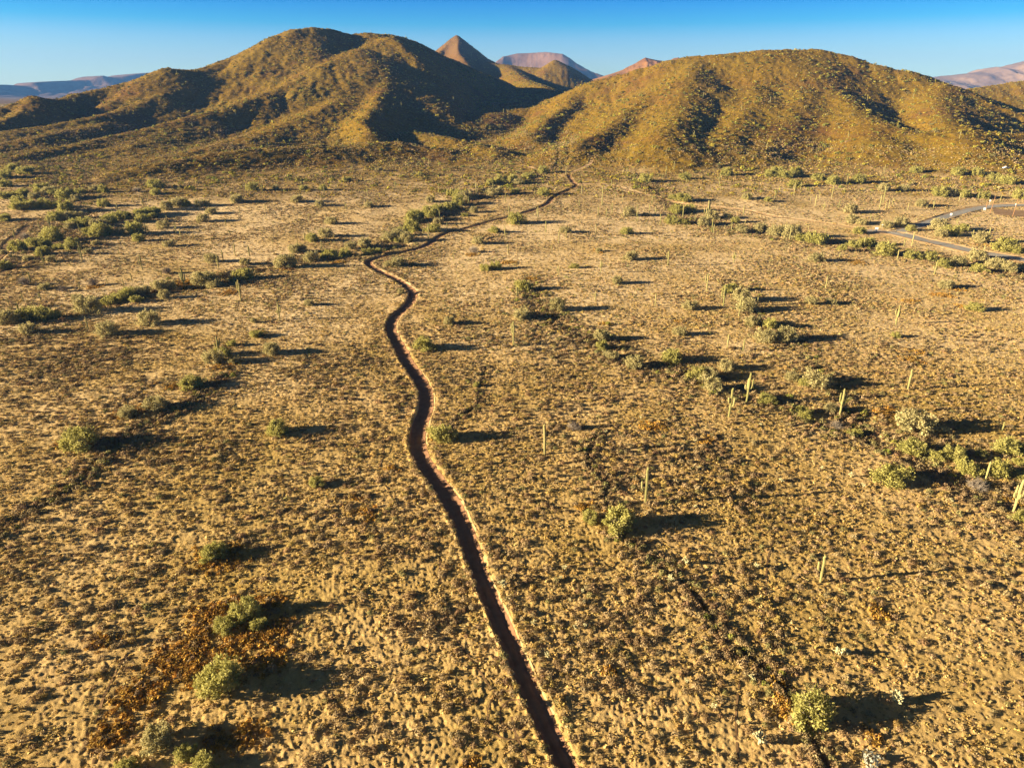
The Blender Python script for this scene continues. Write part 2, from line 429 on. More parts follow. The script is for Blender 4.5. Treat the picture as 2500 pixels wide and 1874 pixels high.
M['lamp'] = plain_material('lamp_lens', (0.6, 0.6, 0.58), (0.7, 0.7, 0.68), 2, .2, 0)

def cactus_material():
    m, nt, b = new_mat('saguaro_skin')
    oi = N(nt, 'ShaderNodeObjectInfo')
    c = mixc(nt, oi.outputs['Random'], (0.22, 0.225, 0.08), (0.36, 0.33, 0.145))
    c = mixc(nt, rng_map(nt, tex_noise(nt, 1.6, 4), .45, .7, 0, .5), c, (0.36, 0.28, 0.15))
    nt.links.new(c, b.inputs['Base Color'])
    return m
M['cactus'] = cactus_material()

def rock_material(name, c1, c2, c3, scale):
    m, nt, b = new_mat(name)
    f = rng_map(nt, tex_noise(nt, scale, 6, .7), .35, .65)
    c = mixc(nt, f, c1, c2)
    c = mixc(nt, rng_map(nt, tex_noise(nt, scale * 6, 5, .7), .5, .65, 0, .6), c, c3)
    nt.links.new(c, b.inputs['Base Color'])
    bump(nt, b, tex_noise(nt, scale * 5, 6, .7), 0.7, 4.0)
    return m
M['mesa'] = rock_material('red_mesa_rock', (0.12, 0.065, 0.045), (0.19, 0.11, 0.075), (0.08, 0.045, 0.03), 0.006)
M['brownrock'] = rock_material('brown_hill_rock', (0.17, 0.075, 0.03), (0.27, 0.14, 0.05), (0.12, 0.06, 0.03), 0.01)
M['farrock'] = rock_material('far_mountain_rock', (0.17, 0.11, 0.075), (0.26, 0.17, 0.11), (0.13, 0.08, 0.06), 0.004)

# ------------------------------------------------------------------ mesh helpers
def make_mesh(name, verts, faces_flat, sizes, mats, tint=None, smooth=False, mat_index=None):
    me = bpy.data.meshes.new(name)
    verts = np.asarray(verts, np.float32)
    me.vertices.add(len(verts)); me.vertices.foreach_set('co', verts.ravel())
    faces_flat = np.asarray(faces_flat, np.int32).ravel()
    me.loops.add(len(faces_flat)); me.loops.foreach_set('vertex_index', faces_flat)
    if isinstance(sizes, int): sizes = np.full(len(faces_flat) // sizes, sizes, np.int32)
    st = np.concatenate([[0], np.cumsum(sizes)[:-1]]).astype(np.int32)
    me.polygons.add(len(sizes)); me.polygons.foreach_set('loop_start', st)
    if mat_index is not None: me.polygons.foreach_set('material_index', np.asarray(mat_index, np.int32))
    for mm in (mats if isinstance(mats, (list, tuple)) else [mats]): me.materials.append(mm)
    me.update(calc_edges=True)
    me.polygons.foreach_set('use_smooth', np.full(len(sizes), smooth))
    if tint is not None:
        a = me.attributes.new('tint', 'FLOAT_COLOR', 'POINT')
        t = np.ones((len(verts), 4), np.float32); t[:, :3] = tint
        a.data.foreach_set('color', t.ravel())
    return me

def link(name, me, parent=None, **props):
    o = bpy.data.objects.new(name, me); COL.objects.link(o)
    if parent is not None: o.parent = parent
    for k, v in props.items():
        if v: o[k] = v
    return o

def tube(path, radii, sides=6, cap=True):
    """verts, faces (list of tuples)"""
    V, Fc = [], []
    n = len(path)
    for i, p in enumerate(path):
        a = Vector(path[max(i - 1, 0)]); b = Vector(path[min(i + 1, n - 1)])
        t = (b - a).normalized()
        ref = Vector((0, 1, 0)) if abs(t.y) < 0.9 else Vector((1, 0, 0))
        u = t.cross(ref).normalized(); w = t.cross(u)
        for k in range(sides):
            ang = 2 * math.pi * k / sides
            r = radii[i]
            V.append(tuple(Vector(p) + (u * math.cos(ang) + w * math.sin(ang)) * r))
    for i in range(n - 1):
        for k in range(sides):
            k2 = (k + 1) % sides
            Fc.append((i * sides + k, i * sides + k2, (i + 1) * sides + k2, (i + 1) * sides + k))
    if cap:
        Fc.append(tuple(range(sides))[::-1]); Fc.append(tuple((n - 1) * sides + k for k in range(sides)))
    return V, Fc

def join(parts):
    V, Fc = [], []
    for v, f in parts:
        o = len(V); V += list(v); Fc += [tuple(i + o for i in q) for q in f]
    return V, Fc

def mesh_vf(name, vf, mat, smooth=False):
    V, Fc = vf
    flat = [i for f in Fc for i in f]
    return make_mesh(name, V, flat, np.array([len(f) for f in Fc], np.int32), mat, smooth=smooth)

def box(cx, cy, cz, sx, sy, sz, bev=0.0):
    x, y, z = sx / 2, sy / 2, sz / 2
    if bev <= 0:
        V = [(cx + a * x, cy + b * y, cz + c * z) for c in (-1, 1) for a, b in ((-1, -1), (1, -1), (1, 1), (-1, 1))]
        return V, [(3, 2, 1, 0), (4, 5, 6, 7), (0, 1, 5, 4), (1, 2, 6, 5), (2, 3, 7, 6), (3, 0, 4, 7)]
    V = []
    for zz, k in ((-z, 0), (-z + bev, 1), (z - bev, 1), (z, 0)):
        e = 0 if k else bev
        for a, b in ((-x + e + bev, -y + e), (x - e - bev, -y + e), (x - e, -y + e + bev), (x - e, y - e - bev), (x - e - bev, y - e), (-x + e + bev, y - e), (-x + e, y - e - bev), (-x + e, -y + e + bev)):
            V.append((cx + a, cy + b, cz + zz))
    Fc = [tuple(range(8))[::-1], tuple(range(24, 32))]
    for i in range(3):
        for k in range(8):
            Fc.append((i * 8 + k, i * 8 + (k + 1) % 8, (i + 1) * 8 + (k + 1) % 8, (i + 1) * 8 + k))
    return V, Fc

# ------------------------------------------------------------------ the ground and the hills
az = np.concatenate([np.linspace(-180, -62, 24)[:-1], np.linspace(-62, -44, 60)[:-1], np.linspace(-44, 44, 1150), np.linspace(44, 62, 60)[1:], np.linspace(62, 180, 24)[1:-1]])
az = np.radians(az)
rr = [4.0]
while rr[-1] < 9000:
    r = rr[-1]
    if r < 40: s = 1.5
    elif r < 700: s = max(0.16, 0.0030 * r)
    elif r < 1200: s = 2.4
    elif r < 1500: s = 4.5
    elif r < 2200: s = 7
    else: s = r * 0.05
    rr.append(r + s)
rr = np.array(rr)
A, R = np.meshgrid(az, rr)
X = (R * np.sin(A)).ravel(); Y = (R * np.cos(A)).ravel()
Z0, HILL = H0(X, Y)
Z = carve(X, Y, Z0)
na, nr = len(az), len(rr)
centre = len(X)
X = np.append(X, 0.0); Y = np.append(Y, 0.0); Z = np.append(Z, float(Z[:na].mean())); HILL = np.append(HILL, 0.0)

# patches of rust coloured dry grass (photo pixel x, y, radius in metres)
RUST = [(530, 1365, 2.6), (560, 1350, 2), (495, 1500, 1.8), (485, 1560, 2), (620, 1545, 2.2), (680, 1540, 1.6), (460, 1605, 2.2), (560, 1590, 1.4), (650, 1610, 2), (470, 1640, 1.6), (320, 1700, 1.6), (280, 1790, 1.7), (530, 1810, 1.4), (600, 1800, 1.6), (255, 1565, 1.3), (360, 1690, 1.8), (580, 1480, 1.8), (660, 1470, 1.4), (420, 1610, 1.6),
        (1900, 1675, .8), (1905, 1695, .8), (1915, 1715, .8), (1925, 1735, .8), (1940, 1748, .8), (1890, 1660, .6), (1500, 1255, 1.2), (1420, 1238, 1.0), (1600, 1040, 1.6), (1580, 1045, 1.2), (1740, 1068, 1.2), (1720, 1080, 1), (2470, 1215, 1.2), (1050, 1065, 1.2), (1100, 1068, 1), (985, 845, 1.2), (300, 1010, 2.2), (370, 990, 2), (350, 1000, 1.8), (150, 1085, 1.4), (540, 895, 2), (420, 945, 1.5), (2170, 1005, 2.2), (2160, 1010, 1.5), (1465, 617, 1.3), (1455, 612, 1.3), (960, 1145, 1), (870, 1210, 1), (900, 1265, 1), (890, 1250, 1), (2300, 720, 2.5), (2330, 705, 2), (2360, 750, 2), (2220, 735, 2), (2230, 880, 1.6), (1490, 1640, .7), (1150, 1870, .7), (2130, 1800, .8), (2150, 1500, 1), (2140, 1490, .8), (450, 690, 3), (480, 695, 3), (230, 700, 2), (1300, 680, 2), (1240, 640, 2.5), (1150, 622, 2), (2240, 860, 1.5), (1480, 790, 1.2), (1660, 785, 1.2), (560, 715, 2.5), (700, 655, 2.5), (830, 640, 2), (2090, 640, 3), (2480, 610, 3), (2420, 600, 2.5)]
rp = hit([q[0] for q in RUST], [q[1] for q in RUST])
RUSTW = [(rp[i, 0], rp[i, 1], RUST[i][2]) for i in range(len(RUST))]
PALE = [(1300, 560, 60, 20), (1700, 520, 60, 20), (1500, 560, 50, 25), (1400, 700, 40, 20), (1000, 700, 40, 22), (900, 480, 60, 26), (500, 520, 60, 18), (2400, 560, 40, 16), (1150, 450, 70, 26), (1850, 480, 60, 22), (1600, 460, 60, 20), (700, 560, 45, 15), (1150, 640, 30, 18), (560, 620, 30, 15), (1700, 640, 40, 20), (600, 780, 25, 14), (1250, 830, 20, 10), (2440, 545, 30, 10)]
pp = hit([q[0] for q in PALE], [q[1] for q in PALE])

def zones(x, y, hillh):
    hill = np.maximum(sstep(1.5, 11, hillh + 2.5 * noise(x, y, 25, 41)), sstep(1300, 2400, np.hypot(x, y)))
    rust = np.zeros_like(x)
    for cx, cy, r in RUSTW:
        m = (np.abs(x - cx) < 2.6 * r) & (np.abs(y - cy) < 2.6 * r)
        if m.any():
            d2 = ((x[m] - cx) ** 2 + (y[m] - cy) ** 2) / (r * r)
            rust[m] = np.maximum(rust[m], np.clip(1.25 * np.exp(-d2 * 1.1) + 0.35 * noise(x[m], y[m], 1.1, 42) - 0.2, 0, 0.9))
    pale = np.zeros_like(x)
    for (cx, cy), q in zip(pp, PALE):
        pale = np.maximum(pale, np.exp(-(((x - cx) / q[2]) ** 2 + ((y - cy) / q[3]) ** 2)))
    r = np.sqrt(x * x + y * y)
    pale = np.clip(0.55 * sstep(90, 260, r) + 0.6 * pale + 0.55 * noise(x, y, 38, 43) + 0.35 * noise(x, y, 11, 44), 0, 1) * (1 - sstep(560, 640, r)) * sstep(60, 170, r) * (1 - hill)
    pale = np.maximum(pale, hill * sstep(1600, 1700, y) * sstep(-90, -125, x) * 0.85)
    return hill, rust, pale

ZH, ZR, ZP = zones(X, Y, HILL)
ii, jj = np.meshgrid(np.arange(nr - 1), np.arange(na), indexing='ij')
j2 = (jj + 1) % na
quads = np.stack([ii * na + jj, ii * na + j2, (ii + 1) * na + j2, (ii + 1) * na + jj], -1).reshape(-1, 4)[:, ::-1]
fan = np.stack([np.full(na, centre), (np.arange(na) + 1) % na, np.arange(na)], 1)[:, ::-1]
fan = fan[:, ::-1]
qh = HILL[quads].mean(1) > 5.0
ALLV = np.stack([X, Y, Z], 1)
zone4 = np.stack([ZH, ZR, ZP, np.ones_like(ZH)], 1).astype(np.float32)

def submesh(name, q, tri=None):
    used = np.unique(q if tri is None else np.concatenate([q.ravel(), tri.ravel()]))
    remap = np.zeros(len(ALLV), np.int64); remap[used] = np.arange(len(used))
    flat = remap[q].ravel(); sizes = np.full(len(q), 4, np.int32)
    if tri is not None:
        flat = np.concatenate([flat, remap[tri].ravel()]); sizes = np.concatenate([sizes, np.full(len(tri), 3, np.int32)])
    me = make_mesh(name, ALLV[used], flat, sizes, M['ground'], smooth=True)
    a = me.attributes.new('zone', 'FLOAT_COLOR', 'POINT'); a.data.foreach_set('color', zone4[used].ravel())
    return me
link('ground', submesh('ground', quads[~qh], fan), kind='structure')
link('hills', submesh('hills', quads[qh]), kind='structure')

# ------------------------------------------------------------------ distant mountains
def mountain(name, pts, D0, depth, mat, base_z=0.0, k=1.9, seed=50, amp=1.0, nx=260, nd=90, flat=False, cliff=0.0):
    """pts: skyline in photo pixels at distance D0; a real ridge with slopes on both sides"""
    w = np.array([P(q[0], q[1], q[2] if len(q) > 2 else D0) for q in pts])
    L = np.concatenate([[0], np.cumsum(np.hypot(*np.diff(w[:, :2], axis=0).T))])
    gl = np.linspace(0, L[-1], nx); gy = np.linspace(-1, 1, nd)
    GX, GY = np.meshgrid(gl, gy)
    cx_, cy_, cz_ = (np.interp(GX, L, w[:, k]) for k in range(3))
    hd = w[-1, :2] - w[0, :2]; hd = hd / np.linalg.norm(hd); pn = np.array([-hd[1], hd[0]])
    crest = cz_ - base_z
    wob = noise(GX, GX * 0 + 3, depth * 0.7, seed) * 0.28
    v = np.abs(GY - wob * (1 - np.abs(GY)))
    if flat:
        g = np.where(v < 0.28, 1.0, np.where(v < 0.34, 1 - cliff * (v - 0.28) / 0.06, (1 - cliff) * np.clip(1 - (v - 0.34) / 0.66, 0, 1) ** 1.3))
    else:
        g = np.clip(1 - v, 0, 1) ** 1.25
    xx = cx_ + pn[0] * GY * depth; yy = cy_ + pn[1] * GY * depth
    n = 0
    for o, lam in enumerate((depth * .45, depth * .2, depth * .09, depth * .04)):
        n = n + (np.abs(noise(xx + 37 * o, yy * 0.8, lam, seed + o)) - 0.3) * (0.55 ** o)
    zz = base_z + crest * (g + n * amp * 0.35 * (1 - g) * g * 4)
    V = np.stack([xx.ravel(), yy.ravel(), zz.ravel()], 1)
    i, j = np.meshgrid(np.arange(nd - 1), np.arange(nx - 1), indexing='ij')
    q = np.stack([i * nx + j, i * nx + j + 1, (i + 1) * nx + j + 1, (i + 1) * nx + j], -1).reshape(-1, 4)
    return link(name, make_mesh(name, V, q, 4, mat, smooth=True), kind='structure')

fm = [(-520, 330), (-300, 205), (0, 208), (45, 211), (62, 203), (120, 199), (198, 196), (212, 190), (228, 186), (243, 190), (262, 190), (300, 183), (378, 177), (470, 175), (620, 176), (760, 200), (900, 330)]
mountain('far_mesa', [(a, b, 4300 + 2900 * (a + 520) / 1420) for a, b in fm], 0, 900, M['mesa'], 20, seed=60, flat=True, cliff=.30)
mountain('red_mesa', [(1130, 240), (1190, 175), (1214, 152), (1228, 141), (1262, 133), (1330, 131), (1368, 137), (1382, 146), (1400, 160), (1430, 178), (1462, 190), (1560, 235)], 5200, 1100, M['mesa'], 20, seed=70, flat=True, cliff=.35)
mountain('brown_hills', [(1390, 235), (1440, 196), (1480, 183), (1520, 170), (1555, 150), (1575, 141), (1600, 146), (1630, 150), (1644, 143), (1658, 138), (1672, 146), (1700, 160), (1790, 235)], 2500, 420, M['brownrock'], 15, seed=80)
mountain('far_mountains', [(2180, 235), (2240, 190), (2262, 188), (2285, 187), (2310, 184), (2350, 180), (2385, 174), (2405, 166), (2425, 170), (2450, 161), (2480, 154), (2500, 149), (2560, 135), (2680, 160), (2800, 235)], 5600, 1500, M['farrock'], 20, seed=90, amp=1.5)
mountain('far_range', [(2050, 240), (2150, 200), (2230, 190), (2270, 189), (2300, 191), (2400, 240)], 7600, 800, M['farrock'], 20, seed=95)

# ------------------------------------------------------------------ road surfaces laid on the carved beds
def strip(name, path, half, mat, lift=0.02, step=None, cross=9, wob=0.0, off=0.0, vary=False):
    d = np.gradient(path, axis=0); d /= np.linalg.norm(d, axis=1)[:, None]
    nrm = np.stack([d[:, 1], -d[:, 0]], 1)
    s = np.linspace(-1, 1, cross)
    if vary: off = (off * road_half(path[:, 1]) / 1.6)[:, None]; half = half * road_half(path[:, 1]) / 1.6
    w = half * (1 + wob * noise(path[:, 0], path[:, 1], 5, 21) + .6 * wob * noise(path[:, 0], path[:, 1], 1.6, 24))
    w2 = half * (1 + wob * noise(path[:, 0], path[:, 1], 4, 22) + .6 * wob * noise(path[:, 0], path[:, 1], 1.3, 25))
    PX = path[:, None, 0] + nrm[:, None, 0] * (off + s[None] * np.where(s[None] < 0, w[:, None], w2[:, None]))
    PY = path[:, None, 1] + nrm[:, None, 1] * (off + s[None] * np.where(s[None] < 0, w[:, None], w2[:, None]))
    r = np.sqrt(PX ** 2 + PY ** 2)
    PZ = H(PX.ravel(), PY.ravel()).reshape(PX.shape) + lift + 0.00035 * r
    V = np.stack([PX.ravel(), PY.ravel(), PZ.ravel()], 1)
    n = len(path)
    i, j = np.meshgrid(np.arange(n - 1), np.arange(cross - 1), indexing='ij')
    q = np.stack([i * cross + j, i * cross + j + 1, (i + 1) * cross + j + 1, (i + 1) * cross + j], -1).reshape(-1, 4)
    return link(name, make_mesh(name, V, q, 4, mat, smooth=True), kind='structure')

road_fine = smooth_path(ROAD[::2], 0.5)
strip('dirt_road', road_fine, 1.66, M['road'], 0.015, cross=19, wob=.14, off=-0.02, vary=True)
for y0, y1 in ((52, 74), (84, 98), (112, 150), (178, 215), (232, 262)):
    k_ = (road_fine[:, 1] > y0) & (road_fine[:, 1] < y1)
    strip('road_berm', road_fine[k_], 0.13, M['berm'], 0.02, cross=5, wob=1.3, off=1.95, vary=True)
strip('dirt_track', TRACK, 1.7, M['track'], 0.05, wob=.25)
strip('dirt_track', TRACK2, 1.4, M['track'], 0.05, wob=.3)
strip('dirt_track', TRACK3, 1.3, M['track'], 0.05, wob=.3)
strip('dirt_track', LTRACK, 1.3, M['path'], 0.05, wob=.25)
strip('dirt_track', LTRACK2, 1.0, M['path'], 0.05, wob=.3)
strip('road_shoulder', PAVED, 5.2, M['track'], 0.03, wob=.1, off=0.9)
strip('paved_road', PAVED, 3.1, M['asphalt'], 0.07)
strip('road_shoulder', BRANCH, 3.6, M['track'], 0.04, wob=.1)
strip('paved_road', BRANCH, 2.5, M['asphalt'], 0.09)
lot = px_path([(2425, 516), (2460, 519), (2500, 522), (2560, 528), (2620, 534)], 3)
strip('gravel_lot', lot, 8.5, plain_material('brown_gravel', (0.26, 0.165, 0.10), (0.36, 0.24, 0.15), .7, .95, .03), 0.05, wob=.3)
BM = lambda z: (800 + z[0] * .36166, 1300 + z[1] * .36166)
def trail(pts, w=0.11):
    strip('narrow_trail', px_path(pts, 0.5), w, M['path'], 0.012, cross=3, wob=.6)
trail([BM(q) for q in [(740, -40), (755, 150), (760, 300), (770, 480), (810, 600), (890, 750), (1000, 900), (1090, 1030), (1170, 1140)]])
trail([BM(q) for q in [(700, 610), (780, 700), (880, 760)]], .07)
trail([BM(q) for q in [(1240, 1240), (1270, 1360), (1320, 1470), (1360, 1587)]])
trail([BM(q) for q in [(1140, -20), (1240, 130), (1360, 250), (1500, 330)]], .08)
trail([BM(q) for q in [(1320, 50), (1285, 180), (1270, 350), (1250, 560)]], .08)
cw = hit(*[[v] for v in BM((1232, 1225))])[0]
ang = np.linspace(0, 2 * math.pi, 40)
for rad_, dx_ in ((2.4, 0), (1.5, .4)):
    strip('narrow_trail', np.stack([cw[0] + dx_ + rad_ * np.cos(ang), cw[1] + rad_ * 1.25 * np.sin(ang)], 1), .10, M['path'], 0.014, cross=3, wob=.6)
BR = lambda z: (1600 + z[0] * .40687, 1300 + z[1] * .40687)
trail([BR(q) for q in [(720, -20), (670, 180), (665, 330), (640, 540), (600, 680), (520, 850), (490, 1000), (485, 1180), (500, 1400)]])
BL = lambda z: (z[0] * .36166, 1300 + z[1] * .36166)
trail([BL(q) for q in [(860, 820), (790, 920), (740, 1030), (690, 1130), (665, 1260), (655, 1400), (630, 1560)]], .14)
trail([(940, 1180), (962, 1230), (975, 1290), (985, 1310)], .1)
trail([(935, 1060), (935, 1110), (925, 1140)], .1)

# ------------------------------------------------------------------ scattered ground cover (countless, one mesh per kind)
def clump_proto(n, seed, shape='dome', size=0.16, squash=0.8):
    """n triangles spread through a rounded bush of radius 1"""
    g = np.random.default_rng(seed)
    th = g.uniform(0, 2 * math.pi, n); u = g.uniform(0.0, 1, n)
    if shape == 'dome':
        el = np.arcsin(u ** 0.8)
        rad = g.uniform(0.6, 1.02, n) ** 0.6 * (1 + 0.16 * np.sin(3 * th + seed) + 0.1 * np.sin(5 * th))
        c = np.stack([rad * np.cos(th) * np.cos(el), rad * np.sin(th) * np.cos(el), rad * np.sin(el) * squash], 1)
    else:
        rad = g.uniform(0, 1, n) ** .5
        c = np.stack([rad * np.cos(th), rad * np.sin(th), u * squash * (1.1 - 0.5 * rad)], 1)
    nrm = c / (np.linalg.norm(c, axis=1)[:, None] + 1e-6) + g.normal(0, .55, (n, 3)); nrm[:, 2] += .25
    nrm /= np.linalg.norm(nrm, axis=1)[:, None]
    t1 = np.cross(nrm, g.normal(0, 1, (n, 3))); t1 /= np.linalg.norm(t1, axis=1)[:, None]
    t2 = np.cross(nrm, t1)
    s = size * g.uniform(.7, 1.4, n)[:, None]
    tri = np.stack([c + t1 * s, c - 0.5 * t1 * s + 0.87 * t2 * s, c - 0.5 * t1 * s - 0.87 * t2 * s], 1)
    shade = g.uniform(0.75, 1.25, n)
    return tri, shade

def scatter(name, xs, ys, radius, height, tint, n_tri, mat, size=0.16, n_proto=6, shape='dome', sink=0.05, **props):
    n = len(xs)
    zs = H(xs, ys)
    tris, tints = [], []
    which = RNG.integers(0, n_proto, n); rot = RNG.uniform(0, 2 * math.pi, n)
    for k in range(n_proto):
        tri, shade = clump_proto(n_tri, 100 + k, shape, size)
        m = which == k
        if not m.any(): continue
        c, s = np.cos(rot[m]), np.sin(rot[m])
        r, h = radius[m], height[m]
        x = tri[None, :, :, 0]; y = tri[None, :, :, 1]; z = tri[None, :, :, 2]
        c4, s4, r4, h4 = c[:, None, None], s[:, None, None], r[:, None, None], h[:, None, None]
        VX = (x * c4 - y * s4) * r4 + xs[m][:, None, None]
        VY = (x * s4 + y * c4) * r4 + ys[m][:, None, None]
        VZ = z * h4 + (zs[m] - sink * h)[:, None, None]
        tris.append(np.stack([VX, VY, VZ], -1).reshape(-1, 3).astype(np.float32))
        tt = tint[m][:, None, None, :] * shade[None, :, None, None]
        tints.append(np.broadcast_to(tt, (m.sum(), n_tri, 3, 3)).reshape(-1, 3).astype(np.float32))
    V = np.concatenate(tris); T = np.clip(np.concatenate(tints), 0, 1)
    me = make_mesh(name, V, np.arange(len(V)), 3, mat, tint=T)
    return link(name, me, **props)

def rand_in_view(n, r0, r1, spread=1.0):
    """uniform over the ground seen between two distances"""
    y = np.sqrt(RNG.uniform(r0 * r0, r1 * r1, n)); x = RNG.uniform(-1, 1, n) * (0.77 * (0.92 * y + 23.4) + 4) * spread
    return x, y

def all_road_clear(x, y, d_road=2.0, d_trk=2.0):
    k = np.ones(len(x), bool)
    d, s = path_dist(x, y, ROAD, 8)
    k &= d > 1.2 * road_half(y) + d_road - 2.0
    for path, w in ((PAVED, 5.4), (BRANCH, 3.8), (TRACK, 2.0), (TRACK2, 1.8), (TRACK3, 1.6), (LTRACK, 1.8), (LTRACK2, 1.3)):
        d, s = path_dist(x, y, path, 9); k &= d > w
    d, s = path_dist(x, y, lot, 12); k &= d > 8
    return k

def wash_boost(x, y):
    b = np.zeros(len(x))
    for path, w in ((WASH_A, 9), (WASH_B, 6), (WASH_C, 10), (WASH_D, 14), (WASH_E, 6), (GULLY, 1.6), (GULLY2, 1.6), (GULLY3, 3)):
        d, s = path_dist(x, y, path, 3 * w)
        b = np.maximum(b, np.exp(-(d / w) ** 2))
    return b

def density(x, y, hillh):
    n = 0.52 + 0.8 * noise(x, y, 24, 51) + 0.55 * noise(x, y, 8, 52) + 0.45 * noise(x, y, 70, 53)
    h, r, p = zones(x, y, hillh)
    return np.clip(n + 0.9 * wash_boost(x, y) + 0.7 * r - 0.12 * p, 0.16, 1.6)

def shrub_field(n, r0, r1, rmin, rmax, spread=1.0):
    x, y = rand_in_view(n, r0, r1, spread)
    z, hh = H0(x, y)
    keep = RNG.uniform(0, 1.3, n) < density(x, y, hh)
    keep &= all_road_clear(x, y)
    x, y, hh = x[keep], y[keep], hh[keep]
    r = RNG.uniform(rmin, rmax, len(x)) * RNG.choice([.6, .8, 1, 1, 1.3], len(x)) * (1 + .3 * noise(x, y, 30, 54))
    return x, y, hh, np.clip(r, .12, 2)

GREYBR = np.array([0.36, 0.27, 0.15]); BROWN = np.array([0.30, 0.205, 0.11]); GOLD = np.array([0.40, 0.285, 0.10]); OLIVE = np.array([0.25, 0.225, 0.095]); RUSTC = np.array([0.46, 0.27, 0.06]); GREEN = np.array([0.24, 0.24, 0.055])
HBROWN = np.array([0.28, 0.185, 0.03]); HGREEN = np.array([0.35, 0.30, 0.05])

def tints(n, cols, w):
    k = RNG.choice(len(cols), n, p=np.array(w) / np.sum(w))
    t = np.array(cols)[k] * RNG.uniform(.75, 1.25, (n, 1)) * RNG.uniform(.94, 1.06, (n, 3))
    return t

# near shrubs: the 300 that show largest are objects of their own
x, y, hh, r = shrub_field(34000, 36, 175, .30, .56)
rd, rs = path_dist(x, y, ROAD, 8)
order = np.argsort(-(r / np.hypot(x, y)))
inframe = []
for i in order:
    v = Vector((x[i], y[i], -CAM_H)); dep = v.y * math.cos(PITCH) + CAM_H * math.sin(PITCH)
    px_ = CX + F * v.x / dep; py_ = CY - F * (v.y * math.sin(PITCH) - CAM_H * math.cos(PITCH)) / dep
    if 10 < px_ < 2490 and 980 < py_ < 1860: inframe.append(i)
    if len(inframe) == 240: break
solo = np.zeros(len(x), bool); solo[inframe] = True
solo_xyr = list(zip(x[solo], y[solo], r[solo]))
m = ~solo
scatter('low_desert_shrubs', x[m], y[m], r[m], r[m] * RNG.uniform(.75, 1.05, m.sum()), tints(m.sum(), [GREYBR, BROWN, GOLD, OLIVE], [6, 3, 1.5, 1]), 130, M['shrub'], size=.16, kind='stuff')
# shrubs crowding both edges of the dirt road
n = 2600
k = RNG.integers(0, len(ROAD) - 1, n); side = RNG.choice([-1, -1, -1, 1, 1], n)
dd = np.gradient(ROAD, axis=0); dd /= np.linalg.norm(dd, axis=1)[:, None]
off = side * road_half(ROAD[k, 1]) / 1.6 * np.where(side < 0, 2.0 + np.abs(RNG.normal(0, .45, n)), 2.75 + np.abs(RNG.normal(0, .9, n)))
x = ROAD[k, 0] + dd[k, 1] * off + RNG.normal(0, .3, n); y = ROAD[k, 1] - dd[k, 0] * off + RNG.normal(0, .3, n)
keep = (path_dist(x, y, ROAD, 8)[0] > 1.15 * road_half(y)) & (RNG.uniform(0, 1, n) < .8 + .5 * noise(x, y, 9, 57)); x, y = x[keep], y[keep]
r = RNG.uniform(.22, .55, len(x))
scatter('roadside_shrubs', x, y, r, r * RNG.uniform(.8, 1.3, len(x)), tints(len(x), [GREYBR, BROWN, OLIVE, GOLD], [5, 3, 1.5, 1]), 70, M['shrub'], size=.17, kind='stuff')
# middle distance and far scrub
x, y, hh, r = shrub_field(165000, 175, 420, .30, .56)
scatter('scattered_desert_scrub', x, y, r, r * RNG.uniform(.7, 1, len(x)), tints(len(x), [GREYBR * 1.15, BROWN * 1.15, GOLD, OLIVE * 1.2], [5, 2, 2, 2]), 26, M['shrub'], size=.30, kind='stuff')
x, y, hh, r = shrub_field(150000, 420, 800, .42, .8)
mm = hh < 20
x, y, r = x[mm], y[mm], r[mm]
scatter('far_desert_scrub', x, y, r, r * RNG.uniform(.7, 1, len(x)), tints(len(x), [GREYBR * 1.15, BROWN * 1.1, GOLD, OLIVE * 1.25], [4, 2, 3, 4]), 12, M['shrub'], size=.42, kind='stuff')
# hillside scrub
x, y = rand_in_view(420000, 400, 2150, 1.0)
z, hh = H0(x, y)
keep = (hh > 4) & (RNG.uniform(0, 1, len(x)) < np.clip(.6 + .4 * noise(x, y, 30, 61), .2, 1)) & (RNG.uniform(0, 1, len(x)) < 800 / np.maximum(y, 500) * .9)
x, y = x[keep], y[keep]; r = RNG.uniform(.5, 1.1, len(x)) * (1 + .5 * sstep(700, 1500, y))
scatter('hillside_scrub', x, y, r, r * RNG.uniform(.6, .95, len(x)), tints(len(x), [HBROWN, HGREEN, BROWN * .8], [5, 3, 2]), 12, M['shrub'], size=.42, kind='stuff')
x, y = rand_in_view(34000, 420, 1700, 1.0)
z, hh = H0(x, y)
keep = (RNG.uniform(0, 1, len(x)) < np.clip(.30 + .9 * noise(x, y, 45, 62) + .5 * wash_boost(x, y), .08, 1) * np.where(hh > 4, 1, .55)) & all_road_clear(x, y, 4)
x, y = x[keep], y[keep]; r = RNG.uniform(1.0, 2.1, len(x))
scatter('hillside_bushes', x, y, r, r * RNG.uniform(.9, 1.25, len(x)), tints(len(x), [HGREEN, GREEN * .9, OLIVE * .8], [4, 4, 2]), 44, M['shrub'], size=.26, kind='stuff')
# little dry tufts between the shrubs, near only
x, y = rand_in_view(560000, 36, 330)
keep = (path_dist(x, y, ROAD, 8)[0] > 1.15 * road_half(y)) & (RNG.uniform(0, 1, len(x)) < (1 - .9 * sstep(130, 310, np.hypot(x, y))) * (.55 + .6 * noise(x, y, 5, 63) +   .35 * noise(x, y, 20, 64))); x, y = x[keep], y[keep]
r = RNG.uniform(.10, .30, len(x))
scatter('dry_grass_tufts', x, y, r, r * RNG.uniform(.4, .9, len(x)), tints(len(x), [GOLD, GOLD * 1.2, GREYBR * 1.2, np.array([.56, .42, .19])], [5, 4, 1.5, 4]), 11, M['shrub'], size=.50, n_proto=8, shape='tuft', kind='stuff')
